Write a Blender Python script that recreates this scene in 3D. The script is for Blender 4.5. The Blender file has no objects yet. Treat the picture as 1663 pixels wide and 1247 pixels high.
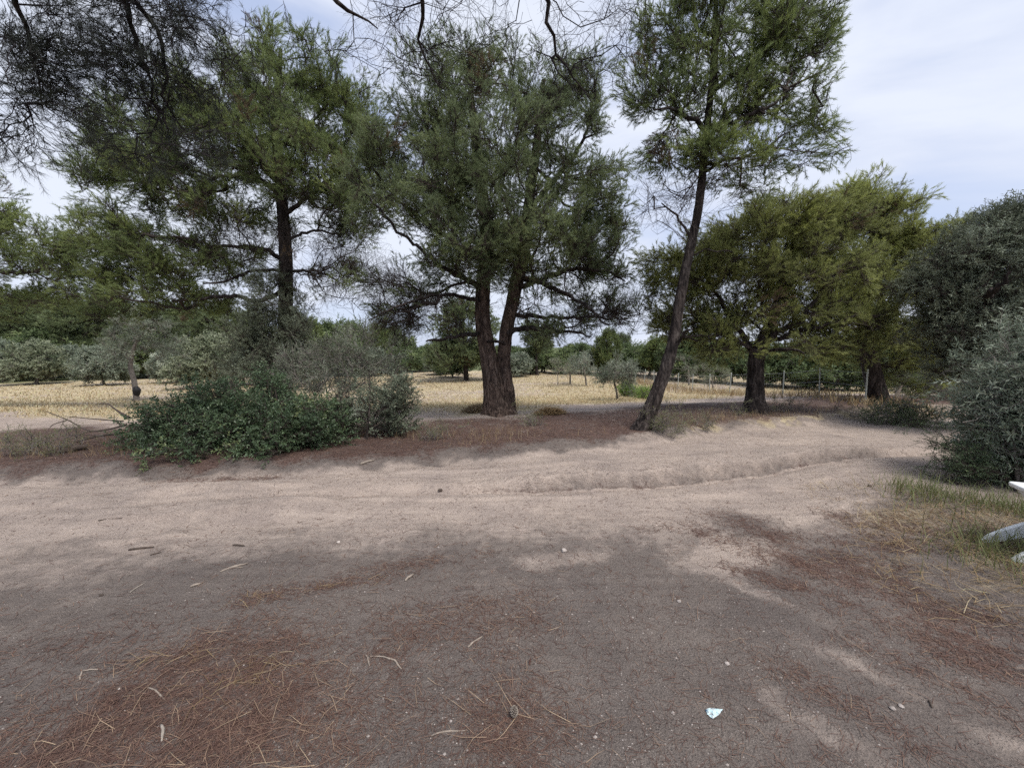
import bpy, math
import numpy as np
from mathutils import Vector

R = math.radians
SC = bpy.context.scene
COL = SC.collection
rng = np.random.default_rng(7)

# ------------------------------------------------------------------ camera
CAM_H, F_PX, CX, CY, PITCH = 1.75, 625.0, 831.5, 623.5, R(4.9)
cam_data = bpy.data.cameras.new("camera")
cam = bpy.data.objects.new("camera", cam_data)
COL.objects.link(cam)
cam.location = (0, 0, CAM_H)
cam.rotation_euler = (R(90) - PITCH, 0, 0)
cam_data.sensor_width = 36.0
cam_data.lens = 36.0 * F_PX / 1663.0
cam_data.clip_start, cam_data.clip_end = 0.05, 4000.0
SC.camera = cam

# ------------------------------------------------------------------ sky, sun, exposure
SUN_EL, SUN_AZ = R(60), R(140)          # azimuth clockwise from +Y (the view direction): behind, to the right
world = bpy.data.worlds.new("World")
SC.world = world
world.use_nodes = True
wn, wl = world.node_tree.nodes, world.node_tree.links
wn.clear()
w_out = wn.new("ShaderNodeOutputWorld")
w_bg = wn.new("ShaderNodeBackground")
w_sky = wn.new("ShaderNodeTexSky")
w_sky.sky_type = 'NISHITA'
w_sky.sun_disc = False
w_sky.sun_elevation, w_sky.sun_rotation = SUN_EL, SUN_AZ
w_sky.dust_density = 2.0
w_sky.altitude = 0
w_tc = wn.new("ShaderNodeTexCoord")
w_map = wn.new("ShaderNodeMapping")
w_map.inputs["Scale"].default_value = (1.0, 1.0, 2.6)
w_map.inputs["Location"].default_value = (3.3, 1.7, 0.4)
w_n1 = wn.new("ShaderNodeTexNoise")
w_n1.inputs["Scale"].default_value = 1.6
w_n1.inputs["Detail"].default_value = 7
w_n1.inputs["Roughness"].default_value = 0.52
w_n1.inputs["Distortion"].default_value = 0.5
w_r = wn.new("ShaderNodeValToRGB")                       # cloud brightness
w_r.color_ramp.elements[0].position = 0.36
w_r.color_ramp.elements[0].color = (2.15, 2.45, 3.3, 1)
w_r.color_ramp.elements[1].position = 0.56
w_r.color_ramp.elements[1].color = (3.2, 3.4, 3.88, 1)
w_r2 = wn.new("ShaderNodeValToRGB")                      # cloud cover over the clear sky
w_r2.color_ramp.elements[0].position = 0.30
w_r2.color_ramp.elements[0].color = (0.72, 0.72, 0.72, 1)
w_r2.color_ramp.elements[1].position = 0.50
w_r2.color_ramp.elements[1].color = (0.97, 0.97, 0.97, 1)
w_mix = wn.new("ShaderNodeMix")
w_mix.data_type = 'RGBA'
wl.new(w_tc.outputs["Generated"], w_map.inputs["Vector"])
wl.new(w_map.outputs["Vector"], w_n1.inputs["Vector"])
wl.new(w_n1.outputs["Fac"], w_r.inputs["Fac"])
wl.new(w_n1.outputs["Fac"], w_r2.inputs["Fac"])
wl.new(w_r2.outputs["Color"], w_mix.inputs["Factor"])
wl.new(w_sky.outputs["Color"], w_mix.inputs["A"])
wl.new(w_r.outputs["Color"], w_mix.inputs["B"])
wl.new(w_mix.outputs["Result"], w_bg.inputs["Color"])
w_bg.inputs["Strength"].default_value = 0.1
wl.new(w_bg.outputs["Background"], w_out.inputs["Surface"])

sun_data = bpy.data.lights.new("sun", 'SUN')
sun_data.energy, sun_data.angle, sun_data.color = 1.5, R(24), (1.0, 0.96, 0.9)
sun = bpy.data.objects.new("sun", sun_data)
COL.objects.link(sun)
sd = Vector((math.sin(SUN_AZ) * math.cos(SUN_EL), math.cos(SUN_AZ) * math.cos(SUN_EL), math.sin(SUN_EL)))
sun.rotation_euler = sd.to_track_quat('Z', 'Y').to_euler()
sun.location = sd * 60

SC.view_settings.view_transform = 'Standard'
SC.view_settings.look = 'None'
SC.view_settings.exposure = 1.4
SC.view_settings.gamma = 1.0
SC.view_settings.use_curve_mapping = False
SC.cycles.use_denoising = False
SC.cycles.max_bounces = 4
SC.cycles.use_adaptive_sampling = True
SC.cycles.adaptive_threshold = 0.02
SC.cycles.diffuse_bounces = 2
SC.cycles.transmission_bounces = 3

# ------------------------------------------------------------------ helpers: pixels to places, noise, meshes
cp, sp = math.cos(PITCH), math.sin(PITCH)


def ray(px, py):
    u, v = (px - CX) / F_PX, (CY - py) / F_PX
    return np.array([u, cp + v * sp, -sp + v * cp])


def P(px, py, d):
    """the place at forward distance d seen at px, py of the photograph"""
    r = ray(px, py)
    return np.array([0, 0, CAM_H]) + r * (d / r[1])


def vnoise(x, y, seed=0):
    x = np.asarray(x, float); y = np.asarray(y, float)
    xi, yi = np.floor(x).astype(np.int64), np.floor(y).astype(np.int64)
    fx, fy = x - xi, y - yi
    fx, fy = fx * fx * (3 - 2 * fx), fy * fy * (3 - 2 * fy)

    def h(a, b):
        n = (a * 374761393 + b * 668265263 + seed * 1442695041) & 0x7fffffff
        n = ((n ^ (n >> 13)) * 1274126177) & 0x7fffffff
        n = (n ^ (n >> 16)) & 0xffff
        return n / 65535.0
    return (h(xi, yi) * (1 - fx) + h(xi + 1, yi) * fx) * (1 - fy) + (h(xi, yi + 1) * (1 - fx) + h(xi + 1, yi + 1) * fx) * fy


def fbm(x, y, oct=4, seed=0):
    s, a, t = 0.0, 1.0, 0.0
    for i in range(oct):
        s = s + a * vnoise(x * 2 ** i + 17.3 * i, y * 2 ** i - 9.1 * i, seed + i)
        t += a; a *= 0.5
    return s / t


def sstep(a, b, x):
    t = np.clip((x - a) / (b - a), 0, 1)
    return t * t * (3 - 2 * t)


def flat(px, py):
    r = ray(px, py); k = CAM_H / -r[2]
    return r[0] * k, r[1] * k


RUT = np.array([flat(x, y) for x, y in ((-60, 838), (200, 826), (420, 812), (560, 800), (700, 796), (900, 793), (1060, 786), (1250, 768), (1400, 752), (1540, 731), (1600, 715), (1640, 700))])


def rut_y(x):
    return np.interp(x, RUT[:, 0], RUT[:, 1])


EDGE = np.array([(-7, 1.0), (-5, 1.0), (-2.6, 0.8), (0, 1.15), (2, 1.5), (4.5, 2.2), (7.5, 2.4), (11, 2.4)])


def bank(x, y):
    """distance from the rut, measured so that the needle bank begins at 1.5"""
    return y - rut_y(x) - np.interp(x, EDGE[:, 0], EDGE[:, 1]) + 1.5


def H(x, y):
    """terrain height"""
    x = np.asarray(x, float); y = np.asarray(y, float)
    s = y - rut_y(x) + 0.16 * (fbm(x * 0.9, y * 0.9, 3, 3) - 0.5)
    far = sstep(30, 60, np.hypot(x, y))
    b = bank(x, y) + 0.3 * (fbm(x * 0.9, y * 0.9, 3, 3) - 0.5)
    amp = 0.045 + 0.115 * sstep(-0.8, 1.0, x) * (1 - sstep(4.5, 8.0, x))
    sj = s + 0.10 * (fbm(x * 3.5, y * 3.5, 3, 33) - 0.5)
    z = amp * sstep(0.0, 0.11, sj) * (1 - 0.35 * sstep(0.8, 2.0, s))
    z = z - 0.05 * np.exp(-((sj + 0.07) / 0.10) ** 2) * sstep(-3.5, 0, x)
    z = z + 0.05 * (fbm(x * 7, y * 7, 4, 71) - 0.5) * np.exp(-((sj - 0.1) / 0.22) ** 2)
    lane = np.exp(-((s - 0.95) / 0.28) ** 2)                   # worn upper wheel lane
    z = z - 0.03 * lane
    z = z + 0.16 * sstep(1.35, 1.85, b) * (1 - sstep(4.2, 6.0, b))   # bank under the pines
    z = z + 0.04 * (fbm(x * 1.6, y * 1.6, 4, 9) - 0.5) * sstep(1.2, 2.2, s)
    z = z - 0.62 * sstep(5.0, 15.0, s) * (1 - far) - 0.62 * far      # field lies lower
    z = z + 0.05 * (fbm(x * 1.3, y * 2.2, 4, 21) - 0.5) * sstep(4.5, 7, s)
    # lower wheel lanes of the track
    for c, w, a in ((-0.75, 0.22, -0.022), (-1.75, 0.25, -0.02), (-1.25, 0.25, 0.015)):
        z = z + a * np.exp(-((s - c) / w) ** 2)
    # sand lobes to the left
    for (bx, by), rx, ry, a in ((flat(420, 826), 0.95, 0.28, 0.075), (flat(180, 842), 1.2, 0.3, 0.05), (flat(60, 878), 1.3, 0.25, 0.04), (flat(330, 802), 0.8, 0.2, 0.05)):
        z = z + a * np.exp(-(((x - bx) / rx) ** 2 + ((y - by) / ry) ** 2) ** 1.5)
    z = z + 0.035 * (fbm(x * 1.3, y * 2.1, 3, 5) - 0.5) + 0.016 * (fbm(x * 6, y * 9, 4, 6) - 0.5)
    # crisp little ledges left by rain and wheels
    for (ax, ay), (bx, by), hh, fl_ in LEDGES:
        dx, dy = bx - ax, by - ay
        L2 = dx * dx + dy * dy
        t = ((x - ax) * dx + (y - ay) * dy) / L2
        dist = (-(x - ax) * dy + (y - ay) * dx) / math.sqrt(L2) + 0.16 * (fbm(x * 1.7, y * 1.7, 3, 51) - 0.5) + 0.10 * np.sin(np.clip(t, 0, 1) * 3.14)
        z = z + hh * sstep(0, 0.05, dist) * np.exp(-np.maximum(dist, 0) / fl_) * sstep(0, 0.15, t) * (1 - sstep(0.85, 1, t))
    # mound at the foot of the leaning pine, and beside the double pine
    for (bx, by), r_, a in MOUNDS:
        z = z + a * np.exp(-((x - bx) ** 2 + (y - by) ** 2) / r_ ** 2)
    # rise at the right verge under the olive bush
    z = z + 0.14 * sstep(2.6, 4.4, x - 0.35 * np.maximum(0, y - 3.0)) * (1 - sstep(5.6, 6.6, y)) * sstep(1.0, 2.6, y)
    # far country rises gently
    z = z + 0.012 * np.maximum(0, np.hypot(x, y) - 60) * far
    return z


LEDGES = [(flat(110, 862), flat(560, 818), 0.05, 0.35), (flat(-40, 905), flat(330, 868), 0.035, 0.3), (flat(560, 812), flat(1010, 806), 0.03, 0.25), (flat(1020, 818), flat(1420, 775), 0.03, 0.4), (flat(180, 815), flat(520, 792), 0.05, 0.3), (flat(1150, 868), flat(1480, 810), 0.025, 0.4), (flat(620, 772), flat(1000, 768), 0.04, 0.3)]
MOUNDS = [((2.9, 8.0), 0.55, 0.10), ((-0.55, 10.0), 0.45, 0.10), ((1.05, 10.2), 0.35, 0.12)]


def G(px, py, lift=0.0):
    r = ray(px, py)
    t = 0.6
    p = np.array([0, 0, CAM_H])
    prev = t
    for _ in range(400):
        q = p + r * t
        if q[2] <= float(H(q[0], q[1])) + lift:
            a, b = prev, t
            for _ in range(24):
                m = (a + b) / 2; q = p + r * m
                if q[2] <= float(H(q[0], q[1])) + lift: b = m
                else: a = m
            q = p + r * b
            return np.array([q[0], q[1], float(H(q[0], q[1]))])
        prev = t
        t *= 1.02
    return q


def link(name, data=None, parent=None, label=None, cat=None, group=None, kind=None, loc=None):
    o = bpy.data.objects.new(name, data)
    COL.objects.link(o)
    if loc is not None: o.location = loc
    if parent is not None:
        o.parent = parent
    if label: o["label"] = label
    if cat: o["category"] = cat
    if group: o["group"] = group
    if kind: o["kind"] = kind
    return o


def mesh_np(name, verts, faces, mat, smooth=False, attrs=None):
    """faces: list of int arrays, each (n, k)"""
    me = bpy.data.meshes.new(name)
    verts = np.ascontiguousarray(verts, np.float32)
    faces = [np.asarray(f, np.int32) for f in faces if len(f)]
    loops = np.concatenate([f.ravel() for f in faces]).astype(np.int32)
    sizes = np.concatenate([np.full(len(f), f.shape[1], np.int32) for f in faces])
    starts = np.concatenate([[0], np.cumsum(sizes)[:-1]]).astype(np.int32)
    me.vertices.add(len(verts)); me.vertices.foreach_set("co", verts.ravel())
    me.loops.add(len(loops)); me.loops.foreach_set("vertex_index", loops)
    me.polygons.add(len(sizes)); me.polygons.foreach_set("loop_start", starts)
    for k, v in (attrs or {}).items():
        a = me.attributes.new(k, 'FLOAT', 'POINT')
        a.data.foreach_set("value", np.ascontiguousarray(v, np.float32))
    me.polygons.foreach_set("use_smooth", np.full(len(sizes), bool(smooth)))
    for m in (mat if isinstance(mat, (list, tuple)) else [mat]):
        me.materials.append(m)
    me.update(calc_edges=True)
    return me


def unit(v):
    return v / np.maximum(np.linalg.norm(v, axis=-1, keepdims=True), 1e-9)


def perp(d):
    ref = np.where(np.abs(d[..., 2:3]) < 0.9, np.array([0, 0, 1.0]), np.array([1.0, 0, 0]))
    u = unit(np.cross(d, ref))
    return u, np.cross(d, u)


def frustums(p0, p1, r0, r1, k):
    d = unit(p1 - p0)
    u, v = perp(d)
    a = np.arange(k) * 2 * np.pi / k
    ring = np.cos(a)[None, :, None] * u[:, None, :] + np.sin(a)[None, :, None] * v[:, None, :]
    A = p0[:, None, :] + ring * r0[:, None, None]
    B = p1[:, None, :] + ring * r1[:, None, None]
    n = len(p0)
    V = np.concatenate([A, B], 1).reshape(-1, 3)
    base = (np.arange(n) * 2 * k)[:, None]
    i = np.arange(k)[None, :]; j = (i + 1) % k
    Fc = np.stack([base + i, base + j, base + k + j, base + k + i], -1).reshape(-1, 4)
    return V, Fc


def resample(pts, rad, step):
    pts = np.asarray(pts, float); rad = np.asarray(rad, float)
    # Catmull-Rom through the points
    n = len(pts)
    out, ro = [], []
    for i in range(n - 1):
        a, b, c, d = pts[max(i - 1, 0)], pts[i], pts[i + 1], pts[min(i + 2, n - 1)]
        m = max(2, int(np.linalg.norm(c - b) / step))
        for t in np.arange(m) / m:
            out.append(0.5 * (2 * b + (c - a) * t + (2 * a - 5 * b + 4 * c - d) * t * t + (-a + 3 * b - 3 * c + d) * t ** 3))
            ro.append(rad[i] * (1 - t) + rad[i + 1] * t)
    out.append(pts[-1]); ro.append(rad[-1])
    return np.array(out), np.array(ro)


def tube(pts, rad, k, bark=0.0, seed=0, flare=0.0):
    """one continuous tapered tube along a polyline; bark > 0 raises plated ridges"""
    n = len(pts)
    tang = unit(np.gradient(pts, axis=0))
    u = np.zeros((n, 3))
    u0 = perp(tang[:1])[0][0]
    for i in range(n):
        u0 = u0 - tang[i] * np.dot(u0, tang[i]); u0 /= np.linalg.norm(u0)
        u[i] = u0
    v = np.cross(tang, u)
    a = np.arange(k) * 2 * np.pi / k
    hgt = np.concatenate([[0], np.cumsum(np.linalg.norm(np.diff(pts, axis=0), axis=1))])
    hf = np.maximum(0, hgt - 0.35)[:, None]
    rr = np.repeat(rad[:, None], k, 1)
    A, Hh = np.meshgrid(a, hgt)
    if flare:
        rr = rr * (1 + flare * np.exp(-hf / 0.22) * (0.75 + 0.5 * np.sin(A * 4 + seed) + 0.25 * np.sin(A * 7 + 2 * seed)))
    if bark:
        # wrap-around noise: use the circle as coordinates
        ca, sa = np.cos(A) * 3.2, np.sin(A) * 3.2
        wob = 0.9 * (vnoise(ca * 0.6 + 5, Hh * 2.0 + sa, seed + 3) - 0.5)
        n1 = vnoise(A / (2 * np.pi) * 22 + wob * 3, Hh * 3.2, seed)
        n1 = np.where(A > 2 * np.pi * 0.985, n1, n1)
        ridge = 1 - np.abs(2 * n1 - 1)
        n2 = vnoise(ca * 4, sa * 4 + Hh * 16, seed + 8)
        rr = rr + bark * (ridge ** 0.7 - 0.55) + bark * 0.5 * (n2 - 0.5)
        rr = rr * (1 + 0.10 * (fbm(ca * 0.5 + 3, sa * 0.5 + Hh * 0.8, 2, seed + 20) - 0.5))
    V = pts[:, None, :] + rr[..., None] * (np.cos(A)[..., None] * u[:, None, :] + np.sin(A)[..., None] * v[:, None, :])
    idx = np.arange(n * k).reshape(n, k)
    q = np.stack([idx[:-1], np.roll(idx, -1, 1)[:-1], np.roll(idx, -1, 1)[1:], idx[1:]], -1).reshape(-1, 4)
    return V.reshape(-1, 3), q


# ------------------------------------------------------------------ materials
def new_mat(name):
    m = bpy.data.materials.new(name)
    m.use_nodes = True
    nt = m.node_tree
    nt.nodes.clear()
    out = nt.nodes.new("ShaderNodeOutputMaterial")
    b = nt.nodes.new("ShaderNodeBsdfPrincipled")
    nt.links.new(b.outputs[0], out.inputs[0])
    return m, nt.nodes, nt.links, b, out


def ramp(n, stops, interp='LINEAR'):
    r = n.new("ShaderNodeValToRGB")
    r.color_ramp.interpolation = interp
    e = r.color_ramp.elements
    e[0].position, e[0].color = stops[0][0], (*stops[0][1], 1)
    e[1].position, e[1].color = stops[-1][0], (*stops[-1][1], 1)
    for p, c in stops[1:-1]:
        x = e.new(p); x.color = (*c, 1)
    return r


def foliage_mat(name, stops, trans=0.42, rough=0.55, spec=0.3):
    m, n, l, b, out = new_mat(name)
    at = n.new("ShaderNodeAttribute"); at.attribute_name = "tint"
    ai = n.new("ShaderNodeAttribute"); ai.attribute_name = "clump_tint"; ai.attribute_type = 'INSTANCER'
    ad = n.new("ShaderNodeMath"); ad.operation = 'ADD'; ad.use_clamp = True
    l.new(at.outputs["Fac"], ad.inputs[0]); l.new(ai.outputs["Fac"], ad.inputs[1])
    r = ramp(n, stops)
    l.new(ad.outputs[0], r.inputs["Fac"])
    l.new(r.outputs["Color"], b.inputs["Base Color"])
    b.inputs["Roughness"].default_value = rough
    b.inputs["Specular IOR Level"].default_value = spec
    t = n.new("ShaderNodeBsdfTranslucent")
    l.new(r.outputs["Color"], t.inputs["Color"])
    mx = n.new("ShaderNodeMixShader"); mx.inputs[0].default_value = trans
    l.new(b.outputs[0], mx.inputs[1]); l.new(t.outputs[0], mx.inputs[2])
    l.new(mx.outputs[0], out.inputs[0])
    return m


def noise(n, l, vec, scale, detail=4, rough=0.55, dist=0.0):
    t = n.new("ShaderNodeTexNoise")
    t.inputs["Scale"].default_value = scale
    t.inputs["Detail"].default_value = detail
    t.inputs["Roughness"].default_value = rough
    t.inputs["Distortion"].default_value = dist
    l.new(vec, t.inputs["Vector"])
    return t


def bark_mat(name, c0, c1, c2, bump=0.6, sc=1.0):
    m, n, l, b, out = new_mat(name)
    g = n.new("ShaderNodeNewGeometry")
    mp = n.new("ShaderNodeMapping"); mp.inputs["Scale"].default_value = (9 * sc, 9 * sc, 2.6 * sc)
    l.new(g.outputs["Position"], mp.inputs["Vector"])
    t1 = noise(n, l, mp.outputs["Vector"], 1.6, 8, 0.65, 0.8)
    t2 = noise(n, l, g.outputs["Position"], 2.2, 3)
    vo = n.new("ShaderNodeTexVoronoi"); vo.feature = 'DISTANCE_TO_EDGE'; vo.inputs["Scale"].default_value = 1.3
    l.new(mp.outputs["Vector"], vo.inputs["Vector"])
    r = ramp(n, [(0.36, c0), (0.5, c1), (0.64, c2)])
    l.new(t1.outputs["Fac"], r.inputs["Fac"])
    mx = n.new("ShaderNodeMix"); mx.data_type = 'RGBA'; mx.blend_type = 'MULTIPLY'
    mx.inputs["Factor"].default_value = 0.5
    r2 = ramp(n, [(0.35, (0.6, 0.58, 0.58)), (0.65, (1.3, 1.2, 1.15))])
    l.new(t2.outputs["Fac"], r2.inputs["Fac"])
    l.new(r.outputs["Color"], mx.inputs["A"]); l.new(r2.outputs["Color"], mx.inputs["B"])
    l.new(mx.outputs["Result"], b.inputs["Base Color"])
    b.inputs["Roughness"].default_value = 0.9
    b.inputs["Specular IOR Level"].default_value = 0.15
    mu = n.new("ShaderNodeMath"); mu.operation = 'ADD'
    l.new(t1.outputs["Fac"], mu.inputs[0]); l.new(vo.outputs["Distance"], mu.inputs[1])
    bp = n.new("ShaderNodeBump"); bp.inputs["Strength"].default_value = bump; bp.inputs["Distance"].default_value = 0.06
    l.new(mu.outputs[0], bp.inputs["Height"]); l.new(bp.outputs["Normal"], b.inputs["Normal"])
    return m


def plain(name, col, rough=0.6, spec=0.3, var=0.15, sc=12.0, bump=0.0):
    m, n, l, b, out = new_mat(name)
    g = n.new("ShaderNodeNewGeometry")
    t = noise(n, l, g.outputs["Position"], sc, 5)
    r = ramp(n, [(0.3, tuple(c * (1 - var) for c in col)), (0.7, tuple(min(1, c * (1 + var)) for c in col))])
    l.new(t.outputs["Fac"], r.inputs["Fac"]); l.new(r.outputs["Color"], b.inputs["Base Color"])
    b.inputs["Roughness"].default_value = rough
    b.inputs["Specular IOR Level"].default_value = spec
    if bump:
        bp = n.new("ShaderNodeBump"); bp.inputs["Strength"].default_value = bump; bp.inputs["Distance"].default_value = 0.01
        l.new(t.outputs["Fac"], bp.inputs["Height"]); l.new(bp.outputs["Normal"], b.inputs["Normal"])
    return m


M = {}
M["needle"] = foliage_mat("pine_needles", [(0.0, (0.150, 0.105, 0.062)), (0.05, (0.149, 0.115, 0.046)), (0.08, (0.111, 0.148, 0.061)), (0.5, (0.188, 0.235, 0.092)), (1.0, (0.294, 0.343, 0.112))])
M["needle_dark"] = foliage_mat("pine_needles_dark", [(0.0, (0.150, 0.105, 0.062)), (0.06, (0.120, 0.150, 0.077)), (0.5, (0.186, 0.228, 0.113)), (1.0, (0.264, 0.306, 0.132))])
M["needle_yellow"] = foliage_mat("pine_needles_yellow_green", [(0.0, (0.150, 0.105, 0.062)), (0.06, (0.155, 0.167, 0.071)), (0.5, (0.242, 0.262, 0.095)), (1.0, (0.353, 0.384, 0.116))])
M["needle_over_shaded"] = foliage_mat("pine_needles_overhead_shaded", [(0.0, (0.020, 0.024, 0.018)), (1.0, (0.055, 0.065, 0.042))], 0.15)  # near black: the shade of needles seen from below is put into the colour
M["olive"] = foliage_mat("olive_leaves", [(0.0, (0.112, 0.140, 0.095)), (0.5, (0.189, 0.224, 0.161)), (0.8, (0.350, 0.385, 0.301)), (1.0, (0.560, 0.603, 0.490))], 0.22, 0.5, 0.3)
M["olive_dark"] = foliage_mat("olive_leaves_dark", [(0.0, (0.103, 0.120, 0.079)), (0.6, (0.178, 0.200, 0.136)), (0.85, (0.245, 0.283, 0.206)), (1.0, (0.399, 0.438, 0.338))], 0.22, 0.5, 0.25)
M["olive_pale"] = foliage_mat("olive_leaves_pale", [(0.0, (0.10, 0.13, 0.075)), (0.5, (0.19, 0.22, 0.135)), (1.0, (0.34, 0.36, 0.25))], 0.2, 0.5)
M["mastic"] = foliage_mat("mastic_leaves", [(0.0, (0.043, 0.069, 0.034)), (0.5, (0.076, 0.118, 0.057)), (0.85, (0.123, 0.174, 0.084)), (1.0, (0.190, 0.224, 0.095))], 0.15, 0.4, 0.45)
M["bright"] = foliage_mat("bright_green_leaves", [(0.0, (0.10, 0.19, 0.035)), (1.0, (0.27, 0.40, 0.08))], 0.3)
M["scrub"] = foliage_mat("scrub_leaves", [(0.0, (0.069, 0.103, 0.046)), (0.6, (0.132, 0.178, 0.075)), (1.0, (0.230, 0.276, 0.115))], 0.2)
M["weed"] = foliage_mat("weed_leaves", [(0.0, (0.16, 0.13, 0.07)), (0.4, (0.17, 0.18, 0.08)), (1.0, (0.25, 0.27, 0.13))], 0.2, 0.6)
M["green_grass"] = foliage_mat("green_grass_blades", [(0.0, (0.17, 0.14, 0.06)), (0.35, (0.13, 0.145, 0.055)), (1.0, (0.20, 0.23, 0.09))], 0.3, 0.6)
M["straw"] = foliage_mat("dry_straw", [(0.0, (0.17, 0.11, 0.06)), (0.4, (0.34, 0.245, 0.13)), (0.8, (0.54, 0.455, 0.30)), (1.0, (0.46, 0.44, 0.25))], 0.25, 0.7, 0.2)
M["fallen"] = foliage_mat("fallen_needles", [(0.0, (0.075, 0.038, 0.030)), (0.5, (0.135, 0.080, 0.062)), (0.85, (0.22, 0.14, 0.098)), (1.0, (0.40, 0.30, 0.20))], 0.05, 0.7, 0.2)
M["bark"] = bark_mat("pine_bark", (0.024, 0.018, 0.016), (0.095, 0.068, 0.055), (0.21, 0.16, 0.13), 1.0)
M["bark_dark"] = bark_mat("pine_bark_dark", (0.014, 0.012, 0.012), (0.042, 0.034, 0.031), (0.10, 0.085, 0.077), 1.0)
M["twig"] = plain("pine_twig", (0.055, 0.043, 0.038), 0.9, 0.1, 0.3, 6)
M["twig_grey"] = plain("grey_twig", (0.17, 0.15, 0.135), 0.9, 0.1, 0.3, 6)
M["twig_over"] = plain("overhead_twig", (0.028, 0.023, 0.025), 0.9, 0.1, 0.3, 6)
M["olive_bark"] = bark_mat("olive_bark", (0.10, 0.09, 0.08), (0.21, 0.19, 0.165), (0.32, 0.30, 0.27), 0.5, 1.5)
wm, n, l, b, out = new_mat("white_plastic")
g = n.new("ShaderNodeNewGeometry")
t1 = noise(n, l, g.outputs["Position"], 7, 6, 0.6); t2 = noise(n, l, g.outputs["Position"], 60, 3, 0.6)
r1 = ramp(n, [(0.35, (0.66, 0.66, 0.63)), (0.6, (0.80, 0.82, 0.82))]); l.new(t1.outputs["Fac"], r1.inputs["Fac"])
r2 = ramp(n, [(0.30, (0.45, 0.42, 0.38)), (0.36, (1, 1, 1))]); l.new(t2.outputs["Fac"], r2.inputs["Fac"])
mx = n.new("ShaderNodeMix"); mx.data_type = 'RGBA'; mx.blend_type = 'MULTIPLY'; mx.inputs["Factor"].default_value = 0.8
l.new(r1.outputs["Color"], mx.inputs["A"]); l.new(r2.outputs["Color"], mx.inputs["B"]); l.new(mx.outputs["Result"], b.inputs["Base Color"])
b.inputs["Roughness"].default_value = 0.45
M["white_plastic"] = wm
M["zinc"] = plain("galvanised_post", (0.36, 0.38, 0.35), 0.55, 0.4, 0.12, 8)
M["wire"] = plain("fence_wire", (0.26, 0.28, 0.26), 0.5, 0.4, 0.1, 8)
M["black"] = plain("black_rubber", (0.016, 0.015, 0.016), 0.6, 0.3, 0.3, 14)
M["wood_grey"] = plain("weathered_wood", (0.30, 0.26, 0.22), 0.9, 0.1, 0.35, 25, 0.3)
M["wood_pale"] = plain("bleached_wood", (0.27, 0.225, 0.185), 0.85, 0.15, 0.25, 25, 0.3)
M["wood_dark"] = plain("dark_stick_wood", (0.085, 0.066, 0.055), 0.9, 0.1, 0.35, 25, 0.3)
M["stone"] = plain("pale_pebble", (0.36, 0.315, 0.285), 0.85, 0.2, 0.3, 18, 0.2)


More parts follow.
